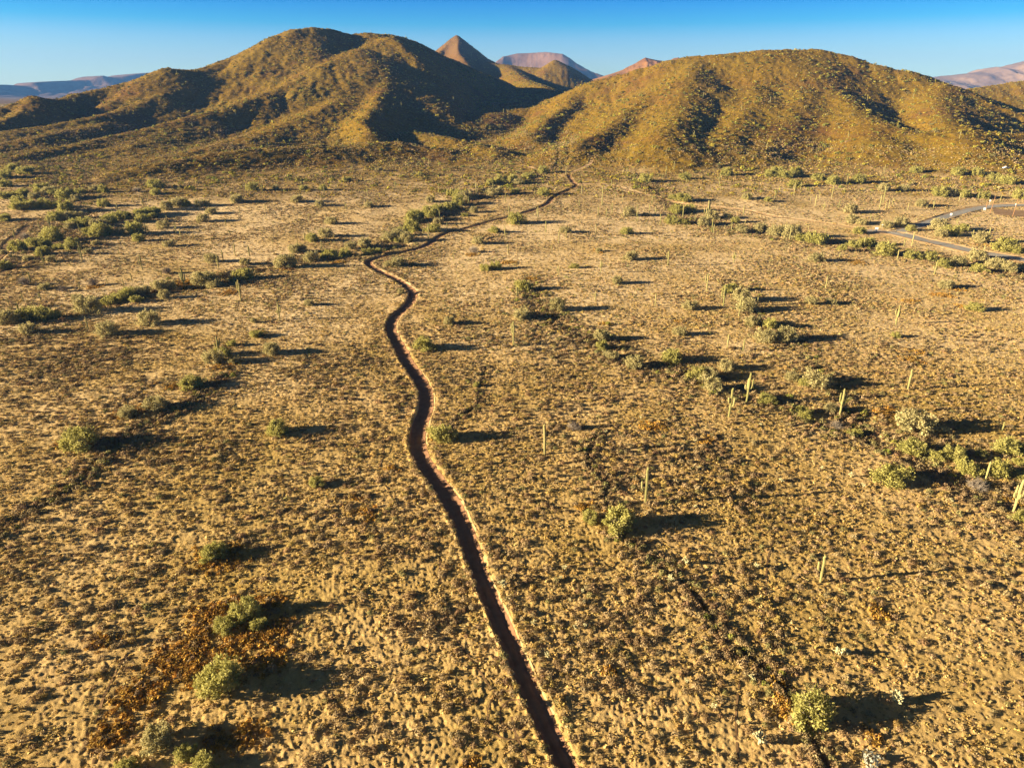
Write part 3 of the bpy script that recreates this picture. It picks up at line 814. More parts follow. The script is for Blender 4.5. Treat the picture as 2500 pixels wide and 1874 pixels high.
# bigger shrubs crowding the little washes
xs_, ys_, rs_ = [], [], []
for path, w, n_, ra, rb in ((GULLY, .8, 520, .3, .65), (GULLY2, .7, 150, .3, .6), (GULLY3, 1.6, 330, .4, .8), (WASH_B, 3.2, 700, .4, .95), (WASH_E, 3.0, 260, .4, .9), (WASH_A, 5, 900, .5, 1.2), (WASH_C, 6, 800, .5, 1.2), (WASH_D, 8, 600, .6, 1.3)):
    k = RNG.integers(0, len(path), n_)
    xs_.append(path[k, 0] + RNG.normal(0, w, n_)); ys_.append(path[k, 1] + RNG.normal(0, w, n_)); rs_.append(RNG.uniform(ra, rb, n_))
x, y, r = np.concatenate(xs_), np.concatenate(ys_), np.concatenate(rs_)
keep = all_road_clear(x, y, 2.4) & (y > 30); x, y, r = x[keep], y[keep], r[keep]
scatter('wash_shrubs', x, y, r, r * RNG.uniform(.8, 1.2, len(x)), tints(len(x), [GREYBR * .9, BROWN * .85, OLIVE, GREEN], [4, 4, 3, 1]), 90, M['shrub'], size=.18, kind='stuff')
# rust coloured grass
xs_, ys_ = [], []
for cx, cy, rad_ in RUSTW:
    nn = int(26 * rad_ * rad_) + 8
    xs_.append(cx + RNG.normal(0, .62 * rad_, nn)); ys_.append(cy + RNG.normal(0, .62 * rad_, nn))
x, y = np.concatenate(xs_), np.concatenate(ys_)
keep = path_dist(x, y, ROAD, 8)[0] > 2.1; x, y = x[keep], y[keep]
r = RNG.uniform(.18, .42, len(x))
scatter('rust_coloured_grass', x, y, r, r * RNG.uniform(.8, 1.5, len(x)), tints(len(x), [RUSTC, RUSTC * 1.2, RUSTC * .7, BROWN], [5, 2, 3, 1]), 22, M['shrub'], size=.36, shape='tuft', kind='stuff')

# ------------------------------------------------------------------ plants that stand alone
ONES = ['', 'first', 'second', 'third', 'fourth', 'fifth', 'sixth', 'seventh', 'eighth', 'ninth', 'tenth', 'eleventh', 'twelfth', 'thirteenth', 'fourteenth', 'fifteenth', 'sixteenth', 'seventeenth', 'eighteenth', 'nineteenth']
TENS = ['', '', 'twent', 'thirt', 'fort', 'fift', 'sixt', 'sevent', 'eight', 'ninet']
def ordinal(n):
    if n < 20: return ONES[n]
    if n > 99: return 'hundred-and-' + ordinal(n - 100) if n > 100 else 'hundredth'
    return TENS[n // 10] + ('ieth' if n % 10 == 0 else 'y-' + ONES[n % 10])

def bush_shrub_mesh(seed):
    tri, shade = clump_proto(150, seed, 'dome', .14)
    return tri.reshape(-1, 3), np.repeat(shade, 3)

shrub_meshes = []
for k in range(6):
    V, sh = bush_shrub_mesh(200 + k)
    base = [GREYBR, BROWN, GREYBR * 1.15][k % 3]
    shrub_meshes.append(make_mesh('shrub_crown', V, np.arange(len(V)), 3, M['shrub'], tint=np.clip(sh[:, None] * base[None], 0, 1)))
bl, br_ = [], []
for (x, y, r) in solo_xyr:
    z = float(H(x, y)[0])
    kk = random.randrange(6); hue = ['grey-brown', 'dark brown', 'pale grey'][kk % 3]
    o = link('desert_shrub', shrub_meshes[kk])
    o.location = (x, y, z - .05 * r); o.scale = (r, r, r * random.uniform(.75, 1.05)); o.rotation_euler.z = random.uniform(0, 6.28)
    o['category'] = 'shrub'
    d = path_dist(np.array([x]), np.array([y]), ROAD, 60)[0][0]
    xr = np.interp(y, ROAD[:, 1][:60], ROAD[:, 0][:60])
    side = 'left' if x < xr else 'right'
    where = f'at the {side} edge of the dirt road' if d < 4 else f'a few steps {side} of the dirt road' if d < 14 else f'far {side} of the dirt road' if d < 32 else f'near the {side} edge of the picture'
    band = 'at the bottom' if y < 58 else 'in the lower foreground' if y < 78 else 'in the upper foreground'
    size = 'broad' if r > .72 else 'rounded'
    o['label'] = f'{size} {hue} shrub {where}, {band}'.replace(' of the dirt road, ', ' of the road ').replace('the dirt road, ', 'the road ')
    o['group'] = f'{size} {hue} shrubs {where} {band}'

def limbs(n, height, spread, r0, seed, lean=0.0):
    g = random.Random(seed); parts = []; tips = []
    for i in range(n):
        a = 2 * math.pi * i / n + g.uniform(-.5, .5); sp = spread * g.uniform(.45, 1.0)
        hgt = height * g.uniform(.55, .95)
        pts = []; rad = []
        for k in range(5):
            t = k / 4
            pts.append((math.cos(a) * sp * t ** 1.2 + g.uniform(-.04, .04) * (k > 0), math.sin(a) * sp * t ** 1.2 + g.uniform(-.04, .04) * (k > 0), -0.05 + hgt * t ** .85))
            rad.append(r0 * (1 - .78 * t))
        parts.append(tube(pts, rad, 5)); tips.append(pts[-1])
        for q in range(2):
            b = pts[2 + q]; a2 = a + g.uniform(-1.2, 1.2)
            e = (b[0] + math.cos(a2) * spread * .4, b[1] + math.sin(a2) * spread * .4, b[2] + height * .28)
            parts.append(tube([b, ((b[0] + e[0]) / 2, (b[1] + e[1]) / 2, (b[2] + e[2]) / 2 + .04), e], [r0 * .45, r0 * .3, r0 * .12], 4)); tips.append(e)
    return join(parts), tips

def crown_mesh(seed, mat, lobes=44, per=110, height=1.45, leaf=.046, open_=0.0):
    """crown of radius 1: plume-like lobes of small leaf faces with gaps between"""
    g = np.random.default_rng(seed)
    th = g.uniform(0, 2 * math.pi, lobes); u = g.uniform(0.08, 1, lobes)
    rad = g.uniform(.55, 1, lobes) * (1 + .2 * np.sin(2 * th + seed) + .12 * np.sin(5 * th + 2 * seed))
    rr_ = rad * np.sqrt(np.clip(1 - (u * .85) ** 2, 0.05, 1)) * .85
    c = np.stack([rr_ * np.cos(th), rr_ * np.sin(th), height * u * .82 * (.75 + .25 * g.uniform(0, 1, lobes))], 1)
    V, T = [], []
    for i in range(lobes):
        s = g.uniform(.12, .23)
        axis = c[i] * np.array([.9, .9, .6]) + np.array([0, 0, .55]); axis /= np.linalg.norm(axis)
        n = int(per * g.uniform(.6, 1.3))
        q = g.normal(0, 1, (n, 3)) * s * .62
        along = g.uniform(-1, 1, n) * s * 1.5
        pos = c[i] + q * (1 - .45 * (along / (s * 1.5))[:, None]) + axis[None] * along[:, None]
        pos[:, 2] = np.maximum(pos[:, 2], .02)
        nrm = axis[None] * .5 + g.normal(0, 1, (n, 3)); nrm /= np.linalg.norm(nrm, axis=1)[:, None]
        t1 = axis[None] + g.normal(0, .5, (n, 3)); t1 -= (t1 * nrm).sum(1)[:, None] * nrm; t1 /= np.linalg.norm(t1, axis=1)[:, None]
        t2 = np.cross(nrm, t1); L = leaf * g.uniform(.7, 1.5, n)[:, None]
        V.append(np.stack([pos + t1 * L * 1.5, pos + t2 * L * .75, pos - t1 * L * 1.0, pos - t2 * L * .75], 1).reshape(-1, 3))
        T.append(np.repeat(np.clip(g.uniform(0, 1) * .6 + g.uniform(0, .4, n), 0, 1), 4))
    V = np.concatenate(V); T = np.concatenate(T)
    return make_mesh('crown', V, np.arange(len(V)), 4, mat, tint=np.repeat(T[:, None], 3, 1))

def twig_mesh(seed, mat):
    """bare crown: many thin grey twigs"""
    g = random.Random(seed); parts = []
    for i in range(150):
        a = g.uniform(0, 6.283); el = g.uniform(.25, 1.45); L = g.uniform(.7, 1.15)
        s0 = g.uniform(.1, .5)
        d = (math.cos(a) * math.cos(el), math.sin(a) * math.cos(el), math.sin(el) * 1.25)
        p0 = tuple(q * s0 for q in d); p2 = tuple(q * L for q in d)
        p1 = tuple((p0[k] + p2[k]) / 2 + g.uniform(-.1, .1) for k in range(3))
        parts.append(tube([p0, p1, p2], [.018, .013, .005], 3))
        for q in range(3):
            e = tuple(p1[k] + g.uniform(-.28, .28) for k in range(3)); e = (e[0], e[1], max(e[2], .02))
            parts.append(tube([p1, e], [.011, .004], 3))
    V, Fc = join(parts)
    me = mesh_vf('crown', (V, Fc), mat)
    a = me.attributes.new('tint', 'FLOAT_COLOR', 'POINT'); t = np.ones((len(V), 4), np.float32); t[:, :3] = np.random.default_rng(seed).uniform(0, 1, (len(V), 1)); a.data.foreach_set('color', t.ravel())
    return me

PROTO = {}
for kd, mk in (('g', 'green'), ('y', 'yellow'), ('o', 'olive')):
    PROTO[kd] = []
    for k in range(4):
        sd_ = 300 + 10 * ord(kd) + k
        PROTO[kd].append((crown_mesh(sd_, M[mk], lobes=44 + 7 * k, per=84 if kd != 'o' else 66, height=[1.4, 1.25, 1.55, 1.15][k]), mesh_vf('trunk', limbs(6, [1.2, 1.0, 1.3, .95][k], .75, .05, sd_)[0], M['bark'])))
PROTO['d'] = [(twig_mesh(900 + k, M['dead']), mesh_vf('trunk', limbs(5, 1.0, .6, .045, 910 + k)[0], M['dead'])) for k in range(2)]

Z4, Z5, Z6, Z7 = (0, 400, .31646), (600, 400, .31646), (1200, 400, .31646), (1800, 400, .31646)
Y1, Y2, Y3, Y4 = (0, 800, .31646), (600, 800, .31646), (1200, 800, .31646), (1800, 800, .31646)
QL, QM, QR = (0, 1300, .36166), (800, 1300, .36166), (1600, 1300, .40687)
TREES = [
 (Z4, "40,110,120,y 40,180,120,g 200,80,140,g 100,50,150,g 330,215,120,g 390,230,110,o 50,270,120,g 180,250,110,g 260,270,90,o 150,310,120,g 230,350,110,y 290,345,80,y 350,340,100,g 130,355,100,g 420,345,90,y 510,370,170,y 500,270,150,g 420,240,80,g 590,280,90,o 620,230,80,g 40,440,110,g 440,440,130,g 560,430,130,o 540,500,100,o 590,480,130,g 660,480,140,g 760,490,130,o 850,460,130,g 930,430,130,g 980,420,90,g 1100,450,100,g 1080,410,120,g 1170,400,150,g 1290,360,120,o 1380,330,200,o 1560,330,120,o 1430,330,90,g 1830,300,110,o 800,330,90,g 740,210,90,o 800,225,80,g 1060,220,80,d 1200,190,120,g 1200,240,90,g 1260,500,110,o 1050,540,190,g 930,550,90,o 1180,420,70,y 770,560,160,g 690,540,90,g 840,550,100,g 400,590,280,g 560,620,110,g 200,590,100,d 260,640,130,g 330,700,120,y 140,670,140,g 450,660,90,y 540,660,110,g 220,740,90,o 340,640,120,g 30,810,130,y 30,700,60,o 400,760,80,o 680,700,80,o 740,630,70,o 1070,600,100,g 1310,640,90,o 1570,450,110,o 1630,390,90,o 1630,760,110,o 70,1230,190,o 40,1180,110,o 250,1195,190,g 350,1200,170,g 420,1190,110,g 220,1310,140,o 690,1140,220,o 600,1050,100,o 860,1060,150,g 930,1050,160,g 990,1020,130,g 1090,1000,140,o 1050,1070,90,g 1260,960,160,o 1270,1040,110,o 1580,930,220,o 1650,950,130,o 1820,900,120,o 1870,890,180,y 1890,780,90,o 2170,800,130,o 190,940,110,d 350,970,100,o 490,990,90,d 720,940,100,d 1290,850,90,d 1160,1240,180,o 830,1320,170,o 2100,1470,150,o 1980,1340,80,g 1660,1530,170,o 1720,1480,130,g 1810,1540,110,o 1790,1405,80,g 1960,1230,60,o"),
 (Z5, "400,300,100,o 570,330,80,o 620,565,120,o 660,470,110,o 510,600,110,g 380,690,110,o 430,680,100,o 320,800,180,o 510,740,130,o 650,720,100,y 600,725,70,g 770,710,100,g 810,660,90,o 920,640,120,o 935,700,100,y 1020,690,80,g 1110,590,140,o 1180,560,120,o 1280,520,150,g 1200,520,100,g 1240,600,130,o 1180,600,80,g 1150,645,50,y 1450,530,130,g 1490,470,90,o 1300,440,160,g 1420,400,160,g 1480,370,100,g 1580,350,120,g 1640,320,110,y 1640,260,100,g 1580,250,90,g 1700,270,120,o 1690,410,60,g 1430,300,80,o 950,335,80,o 450,210,80,g 60,210,100,y 230,205,70,o 600,210,70,g 780,140,70,g 1170,790,150,o 1110,795,90,o 1790,620,120,o 1760,690,90,d 1920,535,90,g 2090,465,180,g 1760,380,80,o 1890,165,80,g 1970,155,110,g 2060,135,120,g 2120,160,90,g 1930,245,130,o 2080,235,80,g 1030,60,60,o 1350,95,50,y 2140,975,130,y 2130,1190,150,o 1570,1240,100,o 1370,1435,160,y 1430,1435,90,g 1850,825,90,g 1930,815,90,g 200,1460,130,o 80,1330,90,g 490,1095,90,o 1200,1005,70,o"),
 (Z6, "400,75,110,g 280,110,110,g 200,160,100,o 400,245,100,g 570,535,100,o 1060,405,110,o 1190,405,60,o 1180,145,110,y 1490,125,90,g 1470,290,110,g 1510,295,90,y 1400,270,70,g 1430,380,150,g 1530,375,90,g 1390,465,110,g 1480,470,90,g 1640,475,120,o 1700,430,110,o 1820,425,90,o 1880,460,80,g 1930,535,100,o 2070,525,120,o 1970,275,80,g 2130,295,60,g 1810,95,110,g 2150,105,110,g 1045,545,100,g 1075,742,120,o 640,810,70,g 830,682,60,o 510,1130,150,o 970,925,100,o 1845,985,130,g 1930,1060,170,o 1960,1135,180,o 2020,1245,150,o 1530,1125,130,o 2150,1265,130,y 2100,1370,180,o 850,1360,150,o 850,1430,110,y 920,1495,130,o 1450,1325,120,o"),
 (Y3, "1100,305,170,o 1390,265,170,g 1580,385,150,y 1670,400,200,o 1710,485,170,o 1810,330,140,o 2130,580,120,g 760,1490,150,y 975,1545,280,y 640,785,140,d"),
 (Z7, "80,280,80,o 370,112,190,g 300,85,100,g 450,100,120,y 440,182,100,g 620,130,100,g 740,160,150,g 930,152,120,g 1380,72,90,g 1700,92,110,g 1850,90,100,y 1130,215,140,o 1280,215,90,o 1560,252,200,g 1650,252,110,o 1420,335,100,o 1750,262,110,g 1900,272,110,g 2180,275,130,y 2080,162,220,g 1990,132,130,g 870,382,130,o 880,465,110,o 950,475,100,o 1150,495,110,o 1260,485,180,o 1550,515,160,o 1630,555,170,g 1740,525,110,g 1570,565,110,o 1340,522,80,g 940,542,90,g 180,525,120,o 310,555,140,o 420,575,160,o 600,612,170,g 500,595,100,g 30,525,110,o 1000,635,140,g 810,675,80,g 900,645,110,g 1150,705,180,y 1350,735,110,g 1480,745,120,g 1590,795,110,g 1700,785,140,o 1850,745,150,o 1860,835,120,g 1990,795,150,o 2090,835,130,o 2170,825,100,o 2050,675,170,y 2150,692,90,g 1880,612,140,o 610,755,130,o 1610,960,130,o 570,1085,110,o 720,1085,90,o 1830,1135,120,g 1220,1340,80,g 370,1365,200,o"),
 (Y4, "600,445,230,o 420,405,130,o 520,445,100,g 240,565,120,g 500,675,170,y 930,815,105,y 720,650,110,o 760,765,120,d 1370,790,290,o 1340,960,210,g 1530,1015,120,y 1670,1010,190,g 1770,1125,180,y 2010,1135,200,y 2080,955,200,g 1880,1000,100,g 2180,1060,100,y 2170,1160,120,y 1180,1190,280,y 1850,1235,170,d 2190,1485,140,g"),
 (Y1, "1480,460,170,y 990,680,160,o 1200,630,190,o 620,920,290,g"),
 (Y2, "245,815,190,y 550,1225,130,y 1510,865,210,y 1780,455,60,y"),
 (QL, "1440,165,200,g 1520,650,150,g 1660,560,190,g 1750,640,110,g 1490,1030,340,y 1070,1440,240,o 1250,1510,150,g 1380,1600,190,g 850,1625,180,g"),
 (QR, "930,1115,270,g"),
]
# saguaros: pixel x of the foot, foot y, top y, arms
SAG = [
 (Z4, "240,920,830 620,980,910 828,920,880 955,940,885 1020,910,845 180,1060,990 318,1060,990,1 68,1085,1030 165,1205,1070,2 680,1275,1175 345,780,670,2 635,740,600,2 920,700,645 1100,820,700,1 1360,540,450,2 1400,590,500,1 1290,450,395 1745,480,415 1850,385,320 2050,360,310 1815,710,610 1723,750,665 1923,710,625 1685,800,700,2 1422,950,800,4 1860,1060,890,1 2157,1200,1070,3 1690,1470,1330,4 390,500,405,4 310,510,440,2 240,550,490 117,580,500,2 620,540,450 940,295,240 1105,330,255,3 1145,300,230 1030,300,255 905,350,300,1 1315,300,240,2 1655,250,195 2028,230,150 1247,860,820 1107,920,880"),
 (Z5, "132,230,150 280,230,180 608,240,170 940,250,190,1 1155,190,135 1270,220,160 1490,230,160 775,350,300,1 489,460,400 152,355,305 457,600,530 30,710,625 592,690,590,2 1495,410,355 1412,590,460 1368,550,495 1555,525,450 2030,410,320 1998,555,475 2025,690,620 1605,750,685 2065,1400,1210,1 2092,1020,950 262,1200,1065,2 1720,320,250 2003,300,240 1908,210,150 1778,220,140,1 398,610,580"),
 (Z6, "108,290,220 135,410,330 357,445,330,1 335,250,200 418,530,440 518,610,520 575,570,510 103,555,480 127,695,630 465,670,625,1 515,860,785,1 841,840,740,3 805,530,460 822,400,330 885,410,340 930,385,300,1 680,320,270,1 695,235,160 853,320,180 925,180,120 1008,300,230 960,260,220,1 1080,220,185,2 1165,290,250 1237,320,245 1215,400,310 1262,395,330 1125,440,350,1 1122,370,310 1330,355,310 1302,460,385 1475,410,310 1570,435,390 1640,385,345 1665,440,280,2 1680,410,330,1 1700,530,420 1712,540,465 1600,490,420 1798,510,470 1850,520,450 1942,390,320 1955,480,430,2 1320,120,75 1758,165,80,1 1503,150,110,2 1360,785,670,1 1868,765,680,5 1658,990,845,1 1788,1100,930,3 1908,1175,1020,2 2046,1110,1025 1262,1100,995 800,1060,980 1818,1420,1315 1941,1440,1350 198,1020,955 2185,270,200"),
 (Y3, "410,975,740 1187,1350,1075,2 1831,685,462,3 1966,575,343,4"),
 (Z7, "48,390,335 295,270,210 437,240,150,1 487,200,140 563,290,250 600,330,240 633,270,215 665,360,290,3 783,340,270 728,260,170 825,220,180,1 843,160,80 1125,300,160 1092,365,240 1165,350,275 1142,350,295 1197,320,260,2 1313,360,300 1510,350,280,1 1710,290,220 1858,270,210,2 2028,290,240 2098,240,205 2012,215,175 2130,60,0 1022,460,390 1690,490,420,1 1775,540,470,3 1812,570,510,1 1935,575,490 1345,630,530 1284,640,570 975,640,560 1080,650,600,1 403,580,480 545,520,470 680,530,490 785,740,680 1232,740,660 1520,850,750,2 1897,690,620 1903,810,745 680,960,870 1222,1240,1090,4 265,500,460"),
 (Y4, "1315,475,320 788,680,470,3 1915,1170,1030 2130,1415,1170,4 2042,795,725"),
 (QR, "990,295,135,1"),
]

def zone_of(x, y):
    P1 = np.array([x]); P2 = np.array([y])
    if y > 540: return 'foot', 'at the foot of the hills'
    for path, w, key, text in ((WASH_D, 26, 'wd', 'in the left edge thicket'), (WASH_A, 13, 'wa', 'in the wash meeting the road bend'), (WASH_B, 10, 'wb', 'in the right edge wash'), (WASH_C, 15, 'wc', 'in the wash below the paved road'), (WASH_E, 9, 'we', 'in the row right of centre')):
        if path_dist(P1, P2, path, w + 2)[0][0] < w: return key, text
    xr = np.interp(min(y, 260), ROAD[:, 1][:150], ROAD[:, 0][:150])
    side = 'left' if x < xr else 'right'
    if y < 95: return 'n' + side, 'in the foreground ' + side + ' of the road'
    if y < 190: return 'm' + side, 'on the flat ' + side + ' of the road'
    if y < 330: return 'f' + side, 'on the plain ' + side + ' of the bend'
    return 'v' + side, 'on the far plain ' + side + ' of centre'

def parse(lst):
    out = []
    for (ox, oy, s), txt in lst:
        for tok in txt.split():
            q = tok.split(',')
            out.append((ox + float(q[0]) * s, oy + float(q[1]) * s, [float(v) * s if i == 0 else v for i, v in enumerate(q[2:])], s, oy))
    return out

def depth_of(x, y, z):
    return y * math.cos(PITCH) - (z - CAM_H) * math.sin(PITCH)

tl = parse(TREES)
pos = hit([q[0] for q in tl], [q[1] - 2 for q in tl])
TR = []
for q, (x, y) in zip(tl, pos):
    z = float(H(x, y)[0]); dia = q[2][0] * depth_of(x, y, z) / F
    if y > 1200: continue
    dr = path_dist(np.array([x]), np.array([y]), ROAD, 8)[0][0]
    if dr < 1.9 + dia * .4: x += (1.9 + dia * .4 - dr) * 1.0
    TR.append(dict(x=x, y=y, z=float(H(x, y)[0]), dia=min(dia, 9.5), kind=q[2][1], px=q[0], py=q[1]))
NAMES = {'g': ('palo_verde_tree', 'green', 'palo verde'), 'y': ('palo_verde_tree', 'yellow-green', 'palo verde'), 'o': ('mesquite_tree', 'dusty olive', 'mesquite tree'), 'd': ('dead_tree', 'bare grey', 'leafless tree')}
first = {}
for t in TR:
    t['zone'], t['ztext'] = zone_of(t['x'], t['y'])
    first.setdefault((t['zone'], t['kind']), []).append(t)
def tree(t, label, group):
    kd = t['kind']; nm, colr, word = NAMES[kd]
    cm, tm = random.choice(PROTO[kd])
    root = bpy.data.objects.new(nm, None); COL.objects.link(root)
    root.empty_display_size = .5
    s = t['dia'] / 2 * 1.06
    root.location = (t['x'], t['y'], t['z'] - .05)
    root.rotation_euler.z = random.uniform(0, 6.28)
    root.scale = (s, s * random.uniform(.85, 1.1), s * random.uniform(.70, .95))
    root['label'] = label; root['category'] = 'tree'
    if group: root['group'] = group
    link('crown', cm, root); link('trunk', tm, root)
for (zk, kd), lst in first.items():
    lst.sort(key=lambda t: t['px'])
    nm, colr, word = NAMES[kd]
    med = sorted(t['dia'] for t in lst)[len(lst) // 2]
    for i, t in enumerate(lst):
        size = 'broad ' if t['dia'] > 1.25 * med else 'small ' if t['dia'] < .75 * med else ''
        zt = t['ztext'].replace(' of the dirt road', ' of the road')
        if len(lst) == 1: lab = f'{size}{colr} {word} {zt}'
        else: lab = f'{size}{colr} {word} {zt}, {ordinal(i + 1)} from the left'
        tree(t, lab, f'{colr} {word}s {zt}'.replace('palo verdes', 'palo verdes') if len(lst) > 1 else None)

# ---- saguaros
def ribbed(path, radii, ribs=11):
    sides = ribs * 2
    V, Fc = tube(path, radii, sides, cap=False)
    V = [Vector(v) for v in V]
    for i in range(len(path)):
        c = Vector(path[i])
        for k in range(0, sides, 2): V[i * sides + k] = c + (V[i * sides + k] - c) * .84
    V = [tuple(v) for v in V]
    V.append(path[-1]); top = len(V) - 1; n = len(path) - 1
    for k in range(sides): Fc.append((n * sides + k, n * sides + (k + 1) % sides, top))
    return V, Fc

def sag_trunk(h, r, seed):
    g = random.Random(seed); pts, rad = [], []
    for t, k in ((-.05, .72), (.06, .74), (.25, .9), (.5, 1.0), (.75, 1.0), (.9, .92), (.96, .78), (.99, .5), (1.0, .15)):
        pts.append((g.uniform(-.015, .015) * h * max(t, 0), g.uniform(-.015, .015) * h * max(t, 0), h * t)); rad.append(r * k)
    return ribbed(pts, rad)

def sag_arm(h0, a, out, up, r):
    c, s = math.cos(a), math.sin(a)
    pr = [(0.1 * out, 0, .62), (.45 * out, -.02 * up, .75), (.8 * out, .04 * up, .9), (1.0 * out, .18 * up, .98), (1.06 * out, .45 * up, 1), (1.08 * out, .8 * up, .95), (1.08 * out, .93 * up, .75), (1.08 * out, .99 * up, .4), (1.08 * out, up, .1)]
    return ribbed([(q[0] * c, q[0] * s, h0 + q[1]) for q in pr], [r * q[2] for q in pr], 8)

SPROTO = []      # unit: 6 m tall
def sag_proto(arms, seed):
    g = random.Random(seed); r = .235
    tm = mesh_vf('trunk', sag_trunk(6.0, r, seed), M['cactus'])
    am = []
    base = g.choice([0.1, 3.0])
    for k in range(arms):
        a = base + k * (math.pi if arms == 2 else 2 * math.pi / max(arms, 1)) + g.uniform(-.4, .4)
        h0 = g.uniform(2.1, 3.2)
        am.append(mesh_vf('arm', sag_arm(h0, a, g.uniform(.5, .75), g.uniform(.9, min(2.5, 5.7 - h0)), r * .72), M['cactus']))
    return tm, am
SPR = {k: [sag_proto(k, 40 + 10 * k + j) for j in range(3)] for k in range(0, 6)}
sl = parse([(z, ' '.join((t if t.count(',') == 3 else t + ',0') for t in txt.split())) for z, txt in SAG])
pos = hit([q[0] for q in sl], [q[1] for q in sl])
SG = []
for q, (x, y) in zip(sl, pos):
    ytop = q[4] + (q[2][0] / q[3]) * q[3]; arms = int(q[2][1])
    z = float(H(x, y)[0])
    dx, dy, dz = ray(q[0], ytop); t = y / dy
    h = CAM_H + dz * t - z
    h = float(np.clip(h, 1.6, 12.5))
    if y > 1000: continue
    SG.append(dict(x=x, y=y, z=z, h=h, arms=arms, px=q[0], py=q[1]))
groups = {}
for s_ in SG:
    s_['zone'], s_['ztext'] = zone_of(s_['x'], s_['y'])
    key = (s_['zone'], 'pole' if s_['arms'] == 0 else 'one' if s_['arms'] == 1 else 'two' if s_['arms'] == 2 else 'many')
    groups.setdefault(key, []).append(s_)
SHAPE = {'pole': 'armless saguaro', 'one': 'one-armed saguaro', 'two': 'two-armed saguaro', 'many': 'many-armed saguaro'}
for (zk, sh), lst in groups.items():
    lst.sort(key=lambda t: t['px'])
    med = sorted(t['h'] for t in lst)[len(lst) // 2]
    for i, t in enumerate(lst):
        size = 'tall ' if t['h'] > 1.2 * med else 'short ' if t['h'] < .8 * med else ''
        zt = t['ztext'].replace(' of the dirt road', ' of the road')
        lab = f'{size}{SHAPE[sh]} {zt}' + (f', {ordinal(i + 1)} from the left' if len(lst) > 1 else '')
        root = bpy.data.objects.new('saguaro_cactus', None); COL.objects.link(root)
        tm, am = random.choice(SPR[t['arms']])
        k = t['h'] / 6.0; w = k ** .55 * random.uniform(.9, 1.1)
        root.location = (t['x'], t['y'], t['z']); root.scale = (w, w, k)
        root.rotation_euler = (random.uniform(-.02, .02), random.uniform(-.02, .02), random.uniform(-.35, .35))
        root['label'] = lab; root['category'] = 'cactus'
        if len(lst) > 1: root['group'] = f'{SHAPE[sh]}s {zt}'.replace('saguaros with', 'saguaros with')
        link('trunk', tm, root)
        for a in am: link('arm', a, root)

# saguaros on the far slopes, too many and too small to tell apart
parts = []
x, y = rand_in_view(1500, 480, 1250)
z0, hh = H0(x, y)
keep = (hh > 6) & (RNG.uniform(0, 1, len(x)) < np.clip(.3 + noise(x, y, 90, 71), .05, 1))
x, y = x[keep][:190], y[keep][:190]; zz = H(x, y)
for a, b, c in zip(x, y, zz):
    h = random.uniform(2.8, 6)
    parts.append(tube([(a, b, c - .3), (a, b, c + h * .5), (a, b, c + h * .93), (a, b, c + h)], [.15, .2, .19, .08], 6))
    if random.random() < .35:
        o = random.choice([-1, 1]) * .75
        parts.append(tube([(a, b, c + h * .4), (a + o * .8, b, c + h * .42), (a + o, b, c + h * .5), (a + o, b, c + h * .75)], [.13, .18, .18, .1], 5))
link('hillside_saguaros', mesh_vf('hillside_saguaros', join(parts), M['cactus']), kind='stuff')

# ---- chollas in the foreground
def cholla(seed):
    g = random.Random(seed); parts = []
    parts.append(tube([(0, 0, -.05), (.02, 0, .35), (0, .03, .6)], [.07, .07, .06], 6))
    def grow(p, d, n):
        for i in range(n):
            L = g.uniform(.14, .26)
            dd = Vector((d[0] + g.uniform(-.8, .8), d[1] + g.uniform(-.8, .8), d[2] + g.uniform(-.35, .6))).normalized()
            e = p + dd * L
            parts.append(tube([tuple(p), tuple(p + dd * L * .15), tuple(p + dd * L * .5), tuple(p + dd * L * .9), tuple(e)], [.02, .05, .056, .045, .01], 5))
            if e.z < 1.5 and n > 1: grow(e, tuple(dd), n - 1)
    for q in range(5):
        grow(Vector((0, 0, .3 + .08 * q)), (math.cos(q * 1.26), math.sin(q * 1.26), .5), 3)
    return join(parts)
CH = [mesh_vf('cholla_cactus', cholla(60 + k), M['cholla']) for k in range(3)]
CHP = [(QR, "620,1265,130 430,1290,0 1440,1010,110 1100,730,90 1150,730,60 580,880,60 190,900,50 350,1050,60 610,210,60 180,190,70 500,1150,50 90,290,70"), (QM, "1480,835,55 1670,650,50 1740,640,50 1730,475,40 1720,400,40 1575,310,40 1600,250,60 1390,620,60 1180,370,90 1635,460,30"), (Y3, "880,810,40 1570,1385,40 1410,700,25 1360,715,30 1150,700,40 1600,1090,40"), (Y4, "180,755,40 875,1150,60 970,1230,50 650,1090,40 340,1190,60 1280,1200,40 1650,1340,50")]
cl = [q for q in parse([(z, ' '.join(t + ',c' for t in txt.split())) for z, txt in CHP]) if q[2][0] > 1]
pos = hit([q[0] for q in cl], [q[1] for q in cl])
rows = {}
for q, (x, y) in zip(cl, pos):
    z = float(H(x, y)[0]); w = max(q[2][0] * depth_of(x, y, z) / F, .5)
    side = 'left' if x < 40 else 'right'
    zk = ('in the lower right corner area' if q[0] > 1700 else 'right beside the dirt road in the foreground') if q[1] > 1370 else ('near the wash at the right edge' if q[0] > 1800 else 'on the shrubby flat right of the road')
    rows.setdefault(zk, []).append((q[0], x, y, z, w))
for zk, lst in rows.items():
    lst.sort()
    for i, (px_, x, y, z, w) in enumerate(lst):
        o = link('cholla_cactus', random.choice(CH)); o.location = (x, y, z); s = w / 1.5; o.scale = (s, s, s * .9); o.rotation_euler.z = random.uniform(0, 6.28)
        o['label'] = f'pale spiny branching cholla {zk}, {ordinal(i + 1)} from the left'; o['category'] = 'cactus'; o['group'] = 'pale chollas ' + zk
o = link('brittlebush', make_mesh('brittlebush', bush_shrub_mesh(77)[0], np.arange(450), 3, M['shrub'], tint=np.full((450, 3), (0.34, 0.35, 0.31))))
